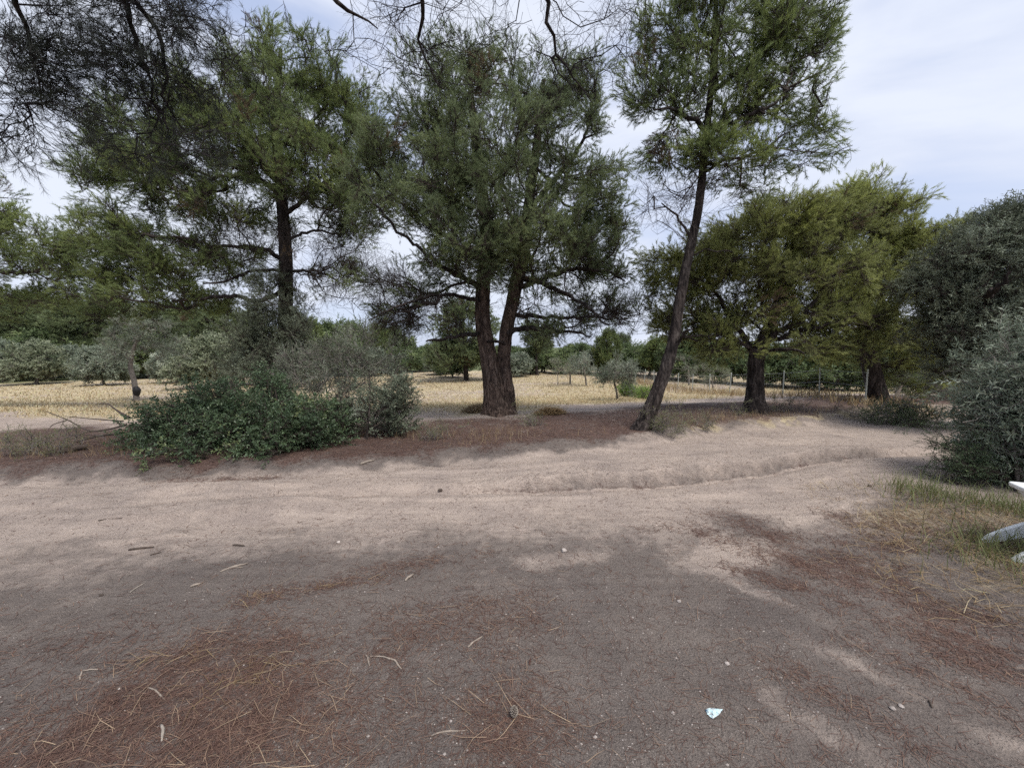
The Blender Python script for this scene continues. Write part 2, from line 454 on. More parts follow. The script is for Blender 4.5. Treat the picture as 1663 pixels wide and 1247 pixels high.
def ground_mat():
    m, n, l, b, out = new_mat("earth")
    g = n.new("ShaderNodeNewGeometry")
    pos = g.outputs["Position"]

    def attr(nm):
        a = n.new("ShaderNodeAttribute"); a.attribute_name = nm
        return a.outputs["Fac"]

    def mix(fac, a, c, mode='MIX'):
        x = n.new("ShaderNodeMix"); x.data_type = 'RGBA'; x.blend_type = mode
        if isinstance(fac, float): x.inputs["Factor"].default_value = fac
        else: l.new(fac, x.inputs["Factor"])
        for key, v in (("A", a), ("B", c)):
            if isinstance(v, tuple): x.inputs[key].default_value = (*v, 1)
            else: l.new(v, x.inputs[key])
        return x.outputs["Result"]

    def rough_edge(fac, tex, amt, lo=0.2, hi=0.8):
        a = n.new("ShaderNodeMath"); a.operation = 'MULTIPLY_ADD'
        l.new(tex, a.inputs[0]); a.inputs[1].default_value = amt; a.inputs[2].default_value = -amt * 0.5
        s = n.new("ShaderNodeMath"); s.operation = 'ADD'
        l.new(fac, s.inputs[0]); l.new(a.outputs[0], s.inputs[1])
        r = n.new("ShaderNodeMapRange"); r.interpolation_type = 'SMOOTHSTEP'
        r.inputs["From Min"].default_value = lo; r.inputs["From Max"].default_value = hi
        l.new(s.outputs[0], r.inputs["Value"])
        return r.outputs["Result"]
    nf = noise(n, l, pos, 55, 6, 0.7)
    nm = noise(n, l, pos, 9, 6, 0.65)
    nl = noise(n, l, pos, 1.4, 5, 0.6)
    ng = noise(n, l, pos, 170, 3, 0.7)
    vor = n.new("ShaderNodeTexVoronoi"); vor.inputs["Scale"].default_value = 85
    l.new(pos, vor.inputs["Vector"])
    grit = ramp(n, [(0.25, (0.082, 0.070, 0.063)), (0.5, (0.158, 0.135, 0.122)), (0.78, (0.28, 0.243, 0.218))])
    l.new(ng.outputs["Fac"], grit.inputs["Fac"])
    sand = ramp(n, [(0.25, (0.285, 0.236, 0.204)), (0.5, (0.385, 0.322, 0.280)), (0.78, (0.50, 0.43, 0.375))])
    l.new(nf.outputs["Fac"], sand.inputs["Fac"])
    litter = ramp(n, [(0.25, (0.042, 0.029, 0.026)), (0.48, (0.105, 0.070, 0.060)), (0.64, (0.175, 0.120, 0.100)), (0.80, (0.32, 0.245, 0.20))])
    l.new(nf.outputs["Fac"], litter.inputs["Fac"])
    straw = ramp(n, [(0.2, (0.27, 0.215, 0.15)), (0.45, (0.43, 0.36, 0.24)), (0.62, (0.52, 0.445, 0.30)), (0.85, (0.58, 0.52, 0.39))])
    ms = n.new("ShaderNodeMapping"); ms.inputs["Scale"].default_value = (0.5, 1.6, 1)
    l.new(pos, ms.inputs["Vector"])
    nst = noise(n, l, ms.outputs["Vector"], 3.0, 7, 0.7)
    l.new(nst.outputs["Fac"], straw.inputs["Fac"])
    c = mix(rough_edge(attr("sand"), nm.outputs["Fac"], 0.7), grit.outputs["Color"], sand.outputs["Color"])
    c = mix(rough_edge(attr("straw"), nst.outputs["Fac"], 1.2), c, straw.outputs["Color"])
    nlit = noise(n, l, pos, 14, 9, 0.78, 0.6)
    c = mix(rough_edge(attr("litter"), nlit.outputs["Fac"], 2.4, 0.28, 0.95), c, litter.outputs["Color"])
    green = ramp(n, [(0.3, (0.06, 0.085, 0.035)), (0.7, (0.15, 0.17, 0.075))])
    l.new(nst.outputs["Fac"], green.inputs["Fac"])
    c = mix(rough_edge(attr("green"), nst.outputs["Fac"], 0.8), c, green.outputs["Color"])
    mk = n.new("ShaderNodeMapping"); mk.inputs["Rotation"].default_value = (0, 0, R(-8)); mk.inputs["Scale"].default_value = (0.7, 5.0, 1)
    l.new(pos, mk.inputs["Vector"])
    nk = noise(n, l, mk.outputs["Vector"], 1.6, 8, 0.7, 0.3)           # streaks along the track
    str_ = ramp(n, [(0.3, (0.74, 0.72, 0.72)), (0.7, (1.16, 1.15, 1.13))])
    l.new(nk.outputs["Fac"], str_.inputs["Fac"])
    c = mix(0.75, c, str_.outputs["Color"], 'MULTIPLY')
    big = ramp(n, [(0.3, (0.80, 0.79, 0.80)), (0.7, (1.15, 1.13, 1.10))])
    l.new(nl.outputs["Fac"], big.inputs["Fac"])
    c = mix(0.8, c, big.outputs["Color"], 'MULTIPLY')
    l.new(c, b.inputs["Base Color"])
    b.inputs["Roughness"].default_value = 0.95
    b.inputs["Specular IOR Level"].default_value = 0.12
    ad = n.new("ShaderNodeMath"); ad.operation = 'ADD'
    l.new(nf.outputs["Fac"], ad.inputs[0]); l.new(ng.outputs["Fac"], ad.inputs[1])
    ad2 = n.new("ShaderNodeMath"); ad2.operation = 'ADD'
    l.new(ad.outputs[0], ad2.inputs[0]); l.new(vor.outputs["Distance"], ad2.inputs[1])
    bp = n.new("ShaderNodeBump"); bp.inputs["Strength"].default_value = 0.75; bp.inputs["Distance"].default_value = 0.012
    l.new(ad2.outputs[0], bp.inputs["Height"])
    bp2 = n.new("ShaderNodeBump"); bp2.inputs["Strength"].default_value = 0.5; bp2.inputs["Distance"].default_value = 0.05
    mb = n.new("ShaderNodeMath"); mb.operation = 'ADD'
    l.new(nm.outputs["Fac"], mb.inputs[0]); l.new(nk.outputs["Fac"], mb.inputs[1])
    l.new(mb.outputs[0], bp2.inputs["Height"]); l.new(bp.outputs["Normal"], bp2.inputs["Normal"])
    l.new(bp2.outputs["Normal"], b.inputs["Normal"])
    return m


M["ground"] = ground_mat()

# ------------------------------------------------------------------ terrain


def patch(x, y, items, wob=0.35, fr=1.7, seed=40):
    """soft-edged oval patches: (px, py, half length m, half width m, angle deg, strength)"""
    out = np.zeros_like(x)
    w = (fbm(x * fr, y * fr, 4, seed) - 0.5) * 2
    for px, py, a, c, ang, st in items:
        bx, by = flat(px, py)
        ca, sa = math.cos(R(ang)), math.sin(R(ang))
        u = ((x - bx) * ca + (y - by) * sa) / a
        v = (-(x - bx) * sa + (y - by) * ca) / c
        rr = np.sqrt(u * u + v * v) + w * wob * 3.2
        out = np.maximum(out, st * (1 - sstep(0.1, 1.5, rr)))
    return out


def masks(x, y):
    s = bank(x, y)
    w1 = (fbm(x * 0.8, y * 0.8, 4, 11) - 0.5) * 2
    w2 = (fbm(x * 2.5, y * 2.5, 4, 12) - 0.5) * 2
    # pale sand of the track: pale lanes, greyer towards the viewer
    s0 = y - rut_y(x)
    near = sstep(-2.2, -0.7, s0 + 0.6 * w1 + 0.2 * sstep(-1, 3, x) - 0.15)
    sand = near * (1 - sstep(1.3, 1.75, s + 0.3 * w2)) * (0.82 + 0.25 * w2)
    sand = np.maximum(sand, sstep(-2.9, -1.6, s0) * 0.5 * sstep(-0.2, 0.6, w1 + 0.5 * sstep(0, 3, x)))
    sand = np.maximum(sand, sstep(6.5, 7.5, s) * 0.95)             # bare strip in the field
    sand = np.maximum(sand, sstep(3.6, 5.0, s + 0.6 * w1) * 1.0)
    sand = np.maximum(sand, patch(x, y, [(1180, 900, 0.7, 0.25, 20, 0.75), (1250, 970, 0.9, 0.14, -55, 0.52), (1420, 1100, 0.9, 0.12, -55, 0.5), (1330, 1180, 0.4, 0.12, -55, 0.45), (950, 900, 0.6, 0.2, 10, 0.6)]))
    # fallen needles under the pines and in the foreground
    lit = sstep(1.45, 1.95, s + 0.25 * w2) * (1 - sstep(3.6, 5.4, s + 0.9 * w1))
    lit = lit * (1.15 + 0.35 * w2)
    lit = lit * (1 - 0.3 * sstep(4.5, 6.5, x) * (1 - sstep(1.4, 2.6, s)))
    rj = s0 + 0.16 * (fbm(x * 0.9, y * 0.9, 3, 3) - 0.5) + 0.10 * (fbm(x * 3.5, y * 3.5, 3, 33) - 0.5)
    lit = np.maximum(lit, 0.72 * np.exp(-np.maximum(rj, 0) / 0.10) * sstep(-0.05, -0.01, rj) * sstep(-1.6, 0.2, x) * (0.7 + 0.6 * w2))  # needles caught on the rut face, laid darker to paint in its shade
    sand = sand * (1 - 0.5 * np.exp(-np.maximum(rj, 0) / 0.09) * sstep(-0.04, -0.01, rj) * sstep(-0.8, 0.8, x) * (1 - sstep(5, 7.5, x)))  # sand thinned on the face: darker soil, with shade painted in too
    lit = np.maximum(lit, patch(x, y, [
        (150, 1200, 1.2, 0.6, 20, 0.72), (330, 1080, 1.0, 0.35, 22, 0.6), (520, 1200, 0.5, 0.3, 0, 0.42), (60, 1060, 0.8, 0.3, 15, 0.5),
        (540, 950, 0.65, 0.14, 17, 0.95), (650, 915, 0.5, 0.10, 12, 0.6), (640, 1010, 0.5, 0.2, 0, 0.36), (840, 1180, 0.25, 0.2, 0, 0.45), (800, 990, 0.35, 0.18, 0, 0.34),
        (1440, 960, 1.1, 0.24, -48, 0.8), (1600, 1080, 0.9, 0.22, -50, 0.85), (1370, 880, 0.8, 0.26, -30, 0.8), (1330, 890, 0.75, 0.22, -45, 0.85), (1270, 945, 0.35, 0.12, -40, 0.75), (1400, 930, 0.5, 0.2, -50, 0.8), (1390, 845, 0.6, 0.2, -20, 0.65),
        (1480, 1020, 0.7, 0.09, -50, 0.7), (1600, 1050, 0.6, 0.12, -52, 0.95), (1540, 1110, 0.5, 0.10, -52, 0.75), (1330, 1120, 0.4, 0.12, -50, 0.5), (1050, 860, 0.25, 0.1, 0, 0.5),
        (1600, 880, 0.9, 0.5, -30, 0.6), (80, 770, 1.2, 0.35, 3, 0.9), (380, 782, 1.4, 0.18, 3, 0.7), (200, 700, 1.4, 0.5, 0, 0.9)]))
    far = np.hypot(x, y)
    # dry mown grass of the field
    st = sstep(5.0, 8.5, s + 1.6 * w1 - 1.2 * sstep(3, 9, x)) * (0.85 + 0.3 * w2)
    st = st * (0.55 + 0.75 * sstep(0.35, 0.6, fbm(x * 0.28 + 5, y * 0.5, 4, 83)))
    st = st * (1 - 0.35 * sstep(6, 12, x) * sstep(-0.2, 0.4, w1))
    st = np.maximum(st, 0.62 * sstep(1.2, 1.8, s) * (1 - sstep(2.3, 3.0, s)) * sstep(2.6, 4.0, x) * (0.6 + 0.8 * (w2 > 0)))
    st = np.maximum(st, patch(x, y, [(1560, 860, 0.9, 0.5, -30, 0.42), (1640, 960, 0.7, 0.5, -30, 0.42)]))
    lit = np.where(s > 5.4, lit * 0.4, lit)
    gr = sstep(40, 52, far)
    fine = 0.45 + 1.1 * fbm(x * 5.0, y * 5.0, 4, 77)
    return np.clip(sand, 0, 1), np.clip(lit * fine * 0.85, 0, 1), np.clip(st, 0, 1), gr


def build_ground():
    th = np.concatenate([np.linspace(-62, 62, 500), np.linspace(66, 294, 48)]) * np.pi / 180
    rad = np.concatenate([np.geomspace(0.45, 3.6, 150), np.geomspace(3.63, 8.5, 210), np.geomspace(8.6, 70, 130), np.geomspace(76, 900, 20)])
    T, Rr = np.meshgrid(th, rad)
    x, y = np.sin(T) * Rr, np.cos(T) * Rr
    z = H(x, y)
    nr, nt_ = T.shape
    idx = np.arange(nr * nt_).reshape(nr, nt_)
    nx = np.roll(idx, -1, 1)
    q = np.stack([idx[:-1], idx[1:], nx[1:], nx[:-1]], -1).reshape(-1, 4)
    V = np.stack([x, y, z], -1).reshape(-1, 3)
    c0 = len(V)
    V = np.concatenate([V, [[0, 0, float(H(0.0, 0.0))]]])
    tri = np.stack([np.full(nt_, c0), idx[0], nx[0]], -1)
    sand, lit, st, gr = masks(V[:, 0], V[:, 1])
    cen = V[q].mean(1)
    s = bank(cen[:, 0], cen[:, 1])
    road = (cen[:, 1] - rut_y(cen[:, 0]) > -2.0) & (s < 1.6)
    field = (s > 5.2) & (np.hypot(cen[:, 0], cen[:, 1]) < 75)
    for nm, sel in (("dirt_track", road), ("field", field), ("ground", ~(road | field))):
        qq = q[sel]
        used = np.unique(qq.ravel())
        fs = [qq]
        if nm == "ground":
            used = np.unique(np.concatenate([used, tri.ravel()])); fs.append(tri)
        rm = np.full(len(V), -1); rm[used] = np.arange(len(used))
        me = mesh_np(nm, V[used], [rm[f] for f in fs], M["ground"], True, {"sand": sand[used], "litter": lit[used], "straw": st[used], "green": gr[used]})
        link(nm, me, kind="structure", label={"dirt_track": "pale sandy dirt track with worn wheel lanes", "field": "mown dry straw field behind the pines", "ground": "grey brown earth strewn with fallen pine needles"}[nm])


build_ground()

# ------------------------------------------------------------------ plants


def shoots_needles(base, axis, length, n, nl, w, tint, spread=0.75):
    """n needles on every shoot: thin triangles splayed round the shoot axis"""
    S = len(base)
    t = np.linspace(0.1, 1.0, n)[None, :] + rng.uniform(-0.05, 0.05, (S, n))
    ang = rng.uniform(0, 2 * np.pi, (S, n))
    u, v = perp(axis)
    rad = np.cos(ang)[..., None] * u[:, None] + np.sin(ang)[..., None] * v[:, None]
    ph = rng.uniform(0.55, 1.0, (S, n)) * spread
    d = axis[:, None] * np.cos(ph)[..., None] + rad * np.sin(ph)[..., None]
    b = base[:, None] + axis[:, None] * (t * length[:, None])[..., None]
    side = unit(np.cross(d, rng.normal(size=(S, n, 3)))) * (w * 0.5)
    ln = nl * rng.uniform(0.7, 1.2, (S, n))
    tip = b + d * ln[..., None]
    V = np.stack([b - side, b + side, tip], 2).reshape(-1, 3)
    tn = np.repeat(np.clip(tint[:, None] + rng.normal(0, 0.06, (S, n)), 0.0, 1), 3)
    return V, np.arange(len(V)).reshape(-1, 3), tn


def shoots_leaves(base, axis, length, n, nl, w, tint, spread=0.9):
    """n lance-shaped leaves on every shoot: four-cornered blades, slightly folded"""
    S = len(base)
    t = np.linspace(0.08, 1.0, n)[None, :] + rng.uniform(-0.05, 0.05, (S, n))
    ang = (np.arange(n) * 2.4)[None, :] + rng.uniform(0, 6.28, (S, 1)) + rng.normal(0, 0.4, (S, n))
    u, v = perp(axis)
    rad = np.cos(ang)[..., None] * u[:, None] + np.sin(ang)[..., None] * v[:, None]
    ph = rng.uniform(0.5, 1.1, (S, n)) * spread
    d = axis[:, None] * np.cos(ph)[..., None] + rad * np.sin(ph)[..., None]
    b = base[:, None] + axis[:, None] * (t * length[:, None])[..., None]
    side = unit(np.cross(d, axis[:, None] + rng.normal(0, 0.45, (S, n, 3))))
    nor = np.cross(side, d)
    ln = (nl * rng.uniform(0.65, 1.2, (S, n)))[..., None]
    ww = w * rng.uniform(0.8, 1.2, (S, n))[..., None] * 0.5
    mid = b + d * ln * 0.48
    V = np.stack([b, mid - side * ww + nor * ww * 0.35, b + d * ln - nor * ln * 0.08, mid + side * ww + nor * ww * 0.35], 2).reshape(-1, 3)
    tn = np.repeat(np.clip(tint[:, None] + rng.normal(0, 0.13, (S, n)), 0.0, 1), 4)
    return V, np.arange(len(V)).reshape(-1, 4), tn


def grow(stem_pts, stem_len, attr, seg=0.45, path_w=0.30, up_pen=0.5, sag=0.06, jit=0.05):
    """join every attractor to the nearest point of the growing skeleton"""
    n0 = len(stem_pts)
    cap = n0 + int(len(attr) * 14) + 10
    pos = np.zeros((cap, 3)); par = np.full(cap, -1); pl = np.zeros(cap)
    pos[:n0] = stem_pts; pl[:n0] = stem_len
    n = n0
    term = []
    d0 = np.array([np.min(np.linalg.norm(stem_pts - a, axis=1)) for a in attr])
    for a in attr[np.argsort(d0)]:
        q = pos[:n]
        dv = a - q
        d = np.linalg.norm(dv, axis=1)
        cost = d + path_w * pl[:n] + up_pen * np.maximum(0, -dv[:, 2])
        cost[:n0] += 0.25
        i = int(np.argmin(cost))
        L = d[i]
        m = max(1, int(math.ceil(L / seg)))
        if n + m >= cap: break
        prev = i
        start = pos[i].copy()
        off = rng.normal(0, jit * L, 3); off[2] -= sag * L
        for k in range(1, m + 1):
            t = k / m
            p = start + dv[i] * t + off * (4 * t * (1 - t)) + (rng.normal(0, 0.018, 3) if k < m else 0)
            pos[n] = p; par[n] = prev; pl[n] = pl[prev] + L / m
            prev = n; n += 1
        term.append(prev)
    cnt = np.zeros(n)
    for t_ in term: cnt[t_] += 1
    for i in range(n - 1, n0 - 1, -1):
        if par[i] >= n0: cnt[par[i]] += cnt[i]
    return pos[:n], par[:n], cnt, np.array(term), n0


def blob_points(c, r, n, shell=0.35):
    v = unit(rng.normal(size=(n, 3)))
    rr = rng.uniform(shell ** 3, 1, n) ** (1 / 3)
    return np.asarray(c) + v * rr[:, None] * np.asarray(r)


def merge(parts):
    """[(verts, faces, tint, material index)] -> arrays"""
    V, Fs, T, MI, o = [], [], [], [], 0
    for v, f, t, mi in parts:
        V.append(v); Fs.append(f + o); T.append(np.broadcast_to(t, (len(v),))); MI.append(np.full(len(f), mi)); o += len(v)
    return np.concatenate(V), Fs, np.concatenate(T), np.concatenate(MI)


def spray(leaf, nsh, n, nl, w, length=0.55, width=0.26, shoot_len=0.16, up=0.25, spread=0.75, twig_r=0.0035, bare=False, curl=0.0):
    """one leafy branch end along +Z: a crooked twig, side twigs and shoots"""
    k = 6
    zs = np.linspace(-length * 0.6, length * 0.25, k)
    main = np.stack([np.cumsum(rng.normal(0, 0.02, k)), np.cumsum(rng.normal(0, 0.02, k)), zs], -1)
    t = rng.uniform(0.05, 1, nsh)
    i = np.minimum((t * (k - 1)).astype(int), k - 2)
    f = (t * (k - 1) - i)[:, None]
    b0 = main[i] * (1 - f) + main[i + 1] * f
    ang = rng.uniform(0, 6.28, nsh)
    side = np.stack([np.cos(ang), np.sin(ang), np.zeros(nsh)], -1)
    ln = width * rng.uniform(0.25, 1.15, nsh) * (1.15 - 0.5 * t)
    dirn = unit(side + np.array([0, 0, 1.0]) * rng.uniform(0.3, 1.3, nsh)[:, None])
    b1 = b0 + dirn * ln[:, None]
    ax = unit(dirn * 0.6 + np.array([0, 0, 0.6]) + rng.normal(0, 0.35, (nsh, 3)))
    tl = shoot_len * rng.uniform(0.6, 1.3, nsh)
    parts = []
    V, q = frustums(main[:-1], main[1:], np.full(k - 1, twig_r * 1.7), np.full(k - 1, twig_r * 1.4), 4); parts.append((V, q, 0.0, 1))
    V, q = frustums(b0, b1, np.full(nsh, twig_r), np.full(nsh, twig_r * 0.8), 3); parts.append((V, q, 0.0, 1))
    b2 = b1 + ax * tl[:, None]
    V, q = frustums(b1, b2, np.full(nsh, twig_r * 0.8), np.full(nsh, twig_r * 0.4), 3); parts.append((V, q, 0.0, 1))
    if bare:
        ax2 = unit(ax + rng.normal(0, 0.6, (nsh, 3)))
        V, q = frustums(b1, b1 + ax2 * tl[:, None] * 1.4, np.full(nsh, twig_r * 0.6), np.full(nsh, twig_r * 0.3), 3); parts.append((V, q, 0.0, 1))
        V, q = frustums(b2, b2 + unit(ax2 + rng.normal(0, 0.8, (nsh, 3))) * tl[:, None], np.full(nsh, twig_r * 0.5), np.full(nsh, twig_r * 0.3), 3); parts.append((V, q, 0.0, 1))
    else:
        fn = shoots_needles if leaf == "needle" else shoots_leaves
        V, q, tn = fn(b1, ax, tl, n, nl, w, rng.normal(0.0, 0.10, nsh), spread)
        parts.append((V, q, tn, 0))
    return merge(parts)


GN = {}


def spray_nodes(nvar):
    """node group: the mesh holds nvar branch ends (variant 0..) and loose points (variant -1); every point gets one end"""
    if nvar in GN: return GN[nvar]
    ng = bpy.data.node_groups.new("branch_ends_on_points", 'GeometryNodeTree')
    ng.interface.new_socket("Geometry", in_out='INPUT', socket_type='NodeSocketGeometry')
    ng.interface.new_socket("Geometry", in_out='OUTPUT', socket_type='NodeSocketGeometry')
    n, l = ng.nodes, ng.links
    gi, go = n.new("NodeGroupInput"), n.new("NodeGroupOutput")

    def named(nm, ty):
        a = n.new("GeometryNodeInputNamedAttribute"); a.data_type = ty; a.inputs["Name"].default_value = nm
        return a.outputs["Attribute"]

    def sep(v):
        c = n.new("FunctionNodeCompare"); c.data_type = 'INT'; c.operation = 'EQUAL'
        l.new(named("variant", 'INT'), c.inputs[2]); c.inputs[3].default_value = v
        sgeo = n.new("GeometryNodeSeparateGeometry"); sgeo.domain = 'POINT'
        l.new(gi.outputs[0], sgeo.inputs["Geometry"]); l.new(c.outputs[0], sgeo.inputs["Selection"])
        return sgeo.outputs["Selection"]
    j = n.new("GeometryNodeJoinGeometry")
    for v in range(nvar):
        g2 = n.new("GeometryNodeGeometryToInstance")
        l.new(sep(v), g2.inputs[0]); l.new(g2.outputs[0], j.inputs[0])
    ip = n.new("GeometryNodeInstanceOnPoints")
    l.new(sep(-1), ip.inputs["Points"]); l.new(j.outputs[0], ip.inputs["Instance"])
    ip.inputs["Pick Instance"].default_value = True
    l.new(named("pick", 'INT'), ip.inputs["Instance Index"])
    l.new(named("turn", 'FLOAT_VECTOR'), ip.inputs["Rotation"])
    l.new(named("size", 'FLOAT'), ip.inputs["Scale"])
    l.new(ip.outputs[0], go.inputs[0])
    GN[nvar] = ng
    return ng


def dir_to_euler(d, roll):
    """XYZ euler that turns +Z to d, after a roll about Z"""
    # R = Rz(a) Ry(b) Rz(roll)
    a = np.arctan2(d[:, 1], d[:, 0]); b = np.arccos(np.clip(d[:, 2], -1, 1))
    ca, sa, cb, sb, cr, sr = np.cos(a), np.sin(a), np.cos(b), np.sin(b), np.cos(roll), np.sin(roll)
    m20, m21, m22 = -sb * cr, sb * sr, cb
    m00, m10 = ca * cb * cr - sa * sr, sa * cb * cr + ca * sr
    ey = np.arcsin(np.clip(-m20, -1, 1)); ex = np.arctan2(m21, m22); ez = np.arctan2(m10, m00)
    return np.stack([ex, ey, ez], -1)


def crown_object(name, root, temps, pts, dirs, size, tint, mats):
    """temps: list of merged sprays; pts relative to root"""
    V, Fs, T, MI, var, o = [], [], [], [], [], 0
    for k, (v, fs, t, mi) in enumerate(temps):
        V.append(v); T.append(t); MI.append(mi); var.append(np.full(len(v), k))
        Fs += [f + o for f in fs]; o += len(v)
    nt_, npt = o, len(pts)
    V = np.concatenate(V + [pts])
    me = bpy.data.meshes.new(name)
    me = mesh_np(name, V, Fs, [M[m] for m in mats], False, {"tint": np.concatenate(T + [np.zeros(npt)]), "clump_tint": np.concatenate([np.zeros(nt_), tint]),
                                                            "size": np.concatenate([np.ones(nt_), size])})
    me.polygons.foreach_set("material_index", np.concatenate(MI).astype(np.int32))
    a = me.attributes.new("variant", 'INT', 'POINT'); a.data.foreach_set("value", np.concatenate(var + [np.full(npt, -1)]).astype(np.int32))
    a = me.attributes.new("pick", 'INT', 'POINT'); a.data.foreach_set("value", rng.integers(0, len(temps), nt_ + npt).astype(np.int32))
    tv = np.concatenate([np.zeros((nt_, 3)), dir_to_euler(dirs, rng.uniform(0, 6.28, npt))]).astype(np.float32)
    a = me.attributes.new("turn", 'FLOAT_VECTOR', 'POINT'); a.data.foreach_set("vector", tv.ravel())
    ob = link(name, me, root, kind="stuff")
    md = ob.modifiers.new("branch_ends", 'NODES'); md.node_group = spray_nodes(len(temps))
    return ob


TEMPS = {}


def temps_for(key, nvar=5, **kw):
    if key not in TEMPS: TEMPS[key] = [spray(**kw) for _ in range(nvar)]
    return TEMPS[key]


def plant(name, label, cat, stems, limbs, blobs, base=None, group=None, temps=None, bare=None, mat="needle", twig="twig", bark="bark", bark_amp=0.0, sides=20, trunk_step=0.10,
          r0=0.0065, rexp=0.46, rmax=0.10, up=0.35, rnd=0.35, seg=0.45, path_w=0.3, up_pen=0.5, sag=0.06, jit=0.05, more=1.0, size=1.0,
          flare=0.5, limb_k=1.0, limb_bark=None, brown=0.02, tint=0.45, tvar=0.16, tube_k=4, anchor_step=0.18, anchor_from=0.0, trunk_name="trunk"):
    """stems: [(pts, radii)] ; limbs: [(pts, radii)]; blobs: [(centre, radii, attractors, leafiness, tint shift)]"""
    if base is None: base = np.array(stems[0][0][0])
    base = np.asarray(base, float)
    root = link(name, None, None, label, cat, group, None, tuple(base))
    sp_, sl_ = [], []
    for k, (pts, rad) in enumerate(stems):
        pts = [np.asarray(pts[0]) - (np.asarray(pts[1]) - np.asarray(pts[0])) * np.array([0.3, 0.3, 0]) - np.array([0, 0, 0.35])] + list(pts)
        a, r = resample(np.array(pts), [rad[0] * 1.1] + list(rad), trunk_step)
        V, q = tube(a - base, r, sides, bark_amp, 3 + k * 5 + len(label), flare)
        link(trunk_name, mesh_np(name + "_trunk", V, [q], M[bark], True), root)
        L = np.concatenate([[0], np.cumsum(np.linalg.norm(np.diff(a, axis=0), axis=1))])
        st = max(1, int(anchor_step / trunk_step))
        keep = L >= anchor_from * L[-1]
        sp_.append(a[keep][::st]); sl_.append((L[keep] * 0.5)[::st])
    for k, (pts, rad) in enumerate(limbs):
        a, r = resample(np.array(pts), np.array(rad) * limb_k, 0.12)
        a = a + np.where((np.arange(len(a)) > 0)[:, None], rng.normal(0, 0.022, a.shape), 0)
        V, q = tube(a - base, r, 8, bark_amp * 0.3, 50 + k, 0)
        link("limb", mesh_np(name + "_limb", V, [q], M[limb_bark or bark], True), root)
        L = np.concatenate([[0], np.cumsum(np.linalg.norm(np.diff(a, axis=0), axis=1))])
        sp_.append(a[2::2]); sl_.append((1.0 + L * 0.4)[2::2])
    at, lf, ts = [], [], []
    for b in blobs:
        c, r, na = b[0], b[1], b[2]
        p = blob_points(c, r, na)
        at.append(p); lf.append(np.full(na, b[3] if len(b) > 3 else 1.0)); ts.append(np.full(na, b[4] if len(b) > 4 else 0.0))
    at = np.concatenate(at); lf = np.concatenate(lf); ts = np.concatenate(ts)
    ok = at[:, 2] > H(at[:, 0], at[:, 1]) + 0.05
    at, lf, ts = at[ok], lf[ok], ts[ok]
    S = np.concatenate(sp_); SL = np.concatenate(sl_)
    pos, par, cnt, term, n0 = grow(S, SL, at, seg, path_w, up_pen, sag, jit)
    key = {tuple(np.round(a, 5)): i for i, a in enumerate(at)}
    mi = np.array([key[tuple(np.round(p, 5))] for p in pos[term]])
    e = np.arange(n0, len(pos))
    rr = np.minimum(r0 * np.maximum(cnt, 1) ** rexp, rmax)
    p0, p1 = pos[par[e]], pos[e]
    ra = np.where(par[e] >= n0, rr[np.maximum(par[e], n0)], rr[e] * 1.15)
    ra = np.minimum(ra, rr[e] * 1.5)
    ext = (p1 - p0) * 0.03
    V1, F1 = frustums(p0 - base - ext, p1 - base + ext, ra, rr[e], tube_k)
    link("branches", mesh_np(name + "_branches", V1, [F1], M[twig], True), root, kind="stuff")
    # branch ends: at every tip, and some on the way to it
    d = unit(pos[term] - pos[par[term]])
    n1 = rng.poisson(more, len(term))
    ii = np.concatenate([np.arange(len(term)), np.repeat(np.arange(len(term)), n1)])
    first = np.arange(len(ii)) < len(term)
    bk = np.where(first, 0.0, rng.uniform(0.2, 1.3, len(ii)))[:, None] * (pos[par[term]] - pos[term])[ii]
    bp_ = pos[term][ii] + bk + np.where(first[:, None], 0, rng.normal(0, 0.14, (len(ii), 3)))
    dr = unit(d[ii] + np.where(first[:, None], 0, rng.normal(0, 0.8, (len(ii), 3))) + np.array([0, 0, up]) + rng.normal(0, rnd, (len(ii), 3)))
    sz = size * rng.uniform(0.75, 1.25, len(ii))
    ct = (np.clip(rng.normal(tint, tvar, len(term)) + ts[mi], 0.15, 1.0))
    ct[rng.uniform(size=len(term)) < brown] = -0.5
    leafy = rng.uniform(size=len(ii)) < lf[mi][ii]
    if leafy.any():
        crown_object("crown", root, temps, bp_[leafy] - base, dr[leafy], sz[leafy], ct[ii][leafy], [mat, twig])
    if bare is not None and (~leafy).any():
        q = ~leafy
        crown_object("bare_twigs", root, bare, bp_[q] - base, dr[q], sz[q], ct[ii][q], [mat, twig])
    return root


def PX(d, items):
    """photograph positions at distance d -> list of places; items (px, py, width px [, extra depth])"""
    pts, rad = [], []
    for it in items:
        dd = d + (it[3] if len(it) > 3 else 0)
        pts.append(P(it[0], it[1], dd)); rad.append(it[2] * 0.5 * dd / F_PX)
    return pts, rad


def BL(d, items, half, deep=0.6, per=1.0):  # per: share of the attractors kept
    """blobs: (px, py, rx px, ry px, attractors, leafiness, tint shift, depth offset)"""
    out = []
    x0 = np.mean([i[0] for i in items])
    for it in items:
        px, py, rx, ry, na = it[:5]
        lfv = it[5] if len(it) > 5 else 1.0
        tsv = it[6] if len(it) > 6 else 0.0
        dd = it[7] if len(it) > 7 else 0.0
        k = (d + dd) / F_PX
        off = abs(px - x0)
        rd = deep * max(0.45 * rx, math.sqrt(max(0, half ** 2 - off ** 2))) * k
        out.append((P(px, py, d + dd), (rx * k, rd, ry * k), int(na * per), lfv, tsv))
    return out


def tri_count():
    return sum(sum(len(p.vertices) - 2 for p in o.data.polygons) for o in bpy.data.objects if o.type == 'MESH')


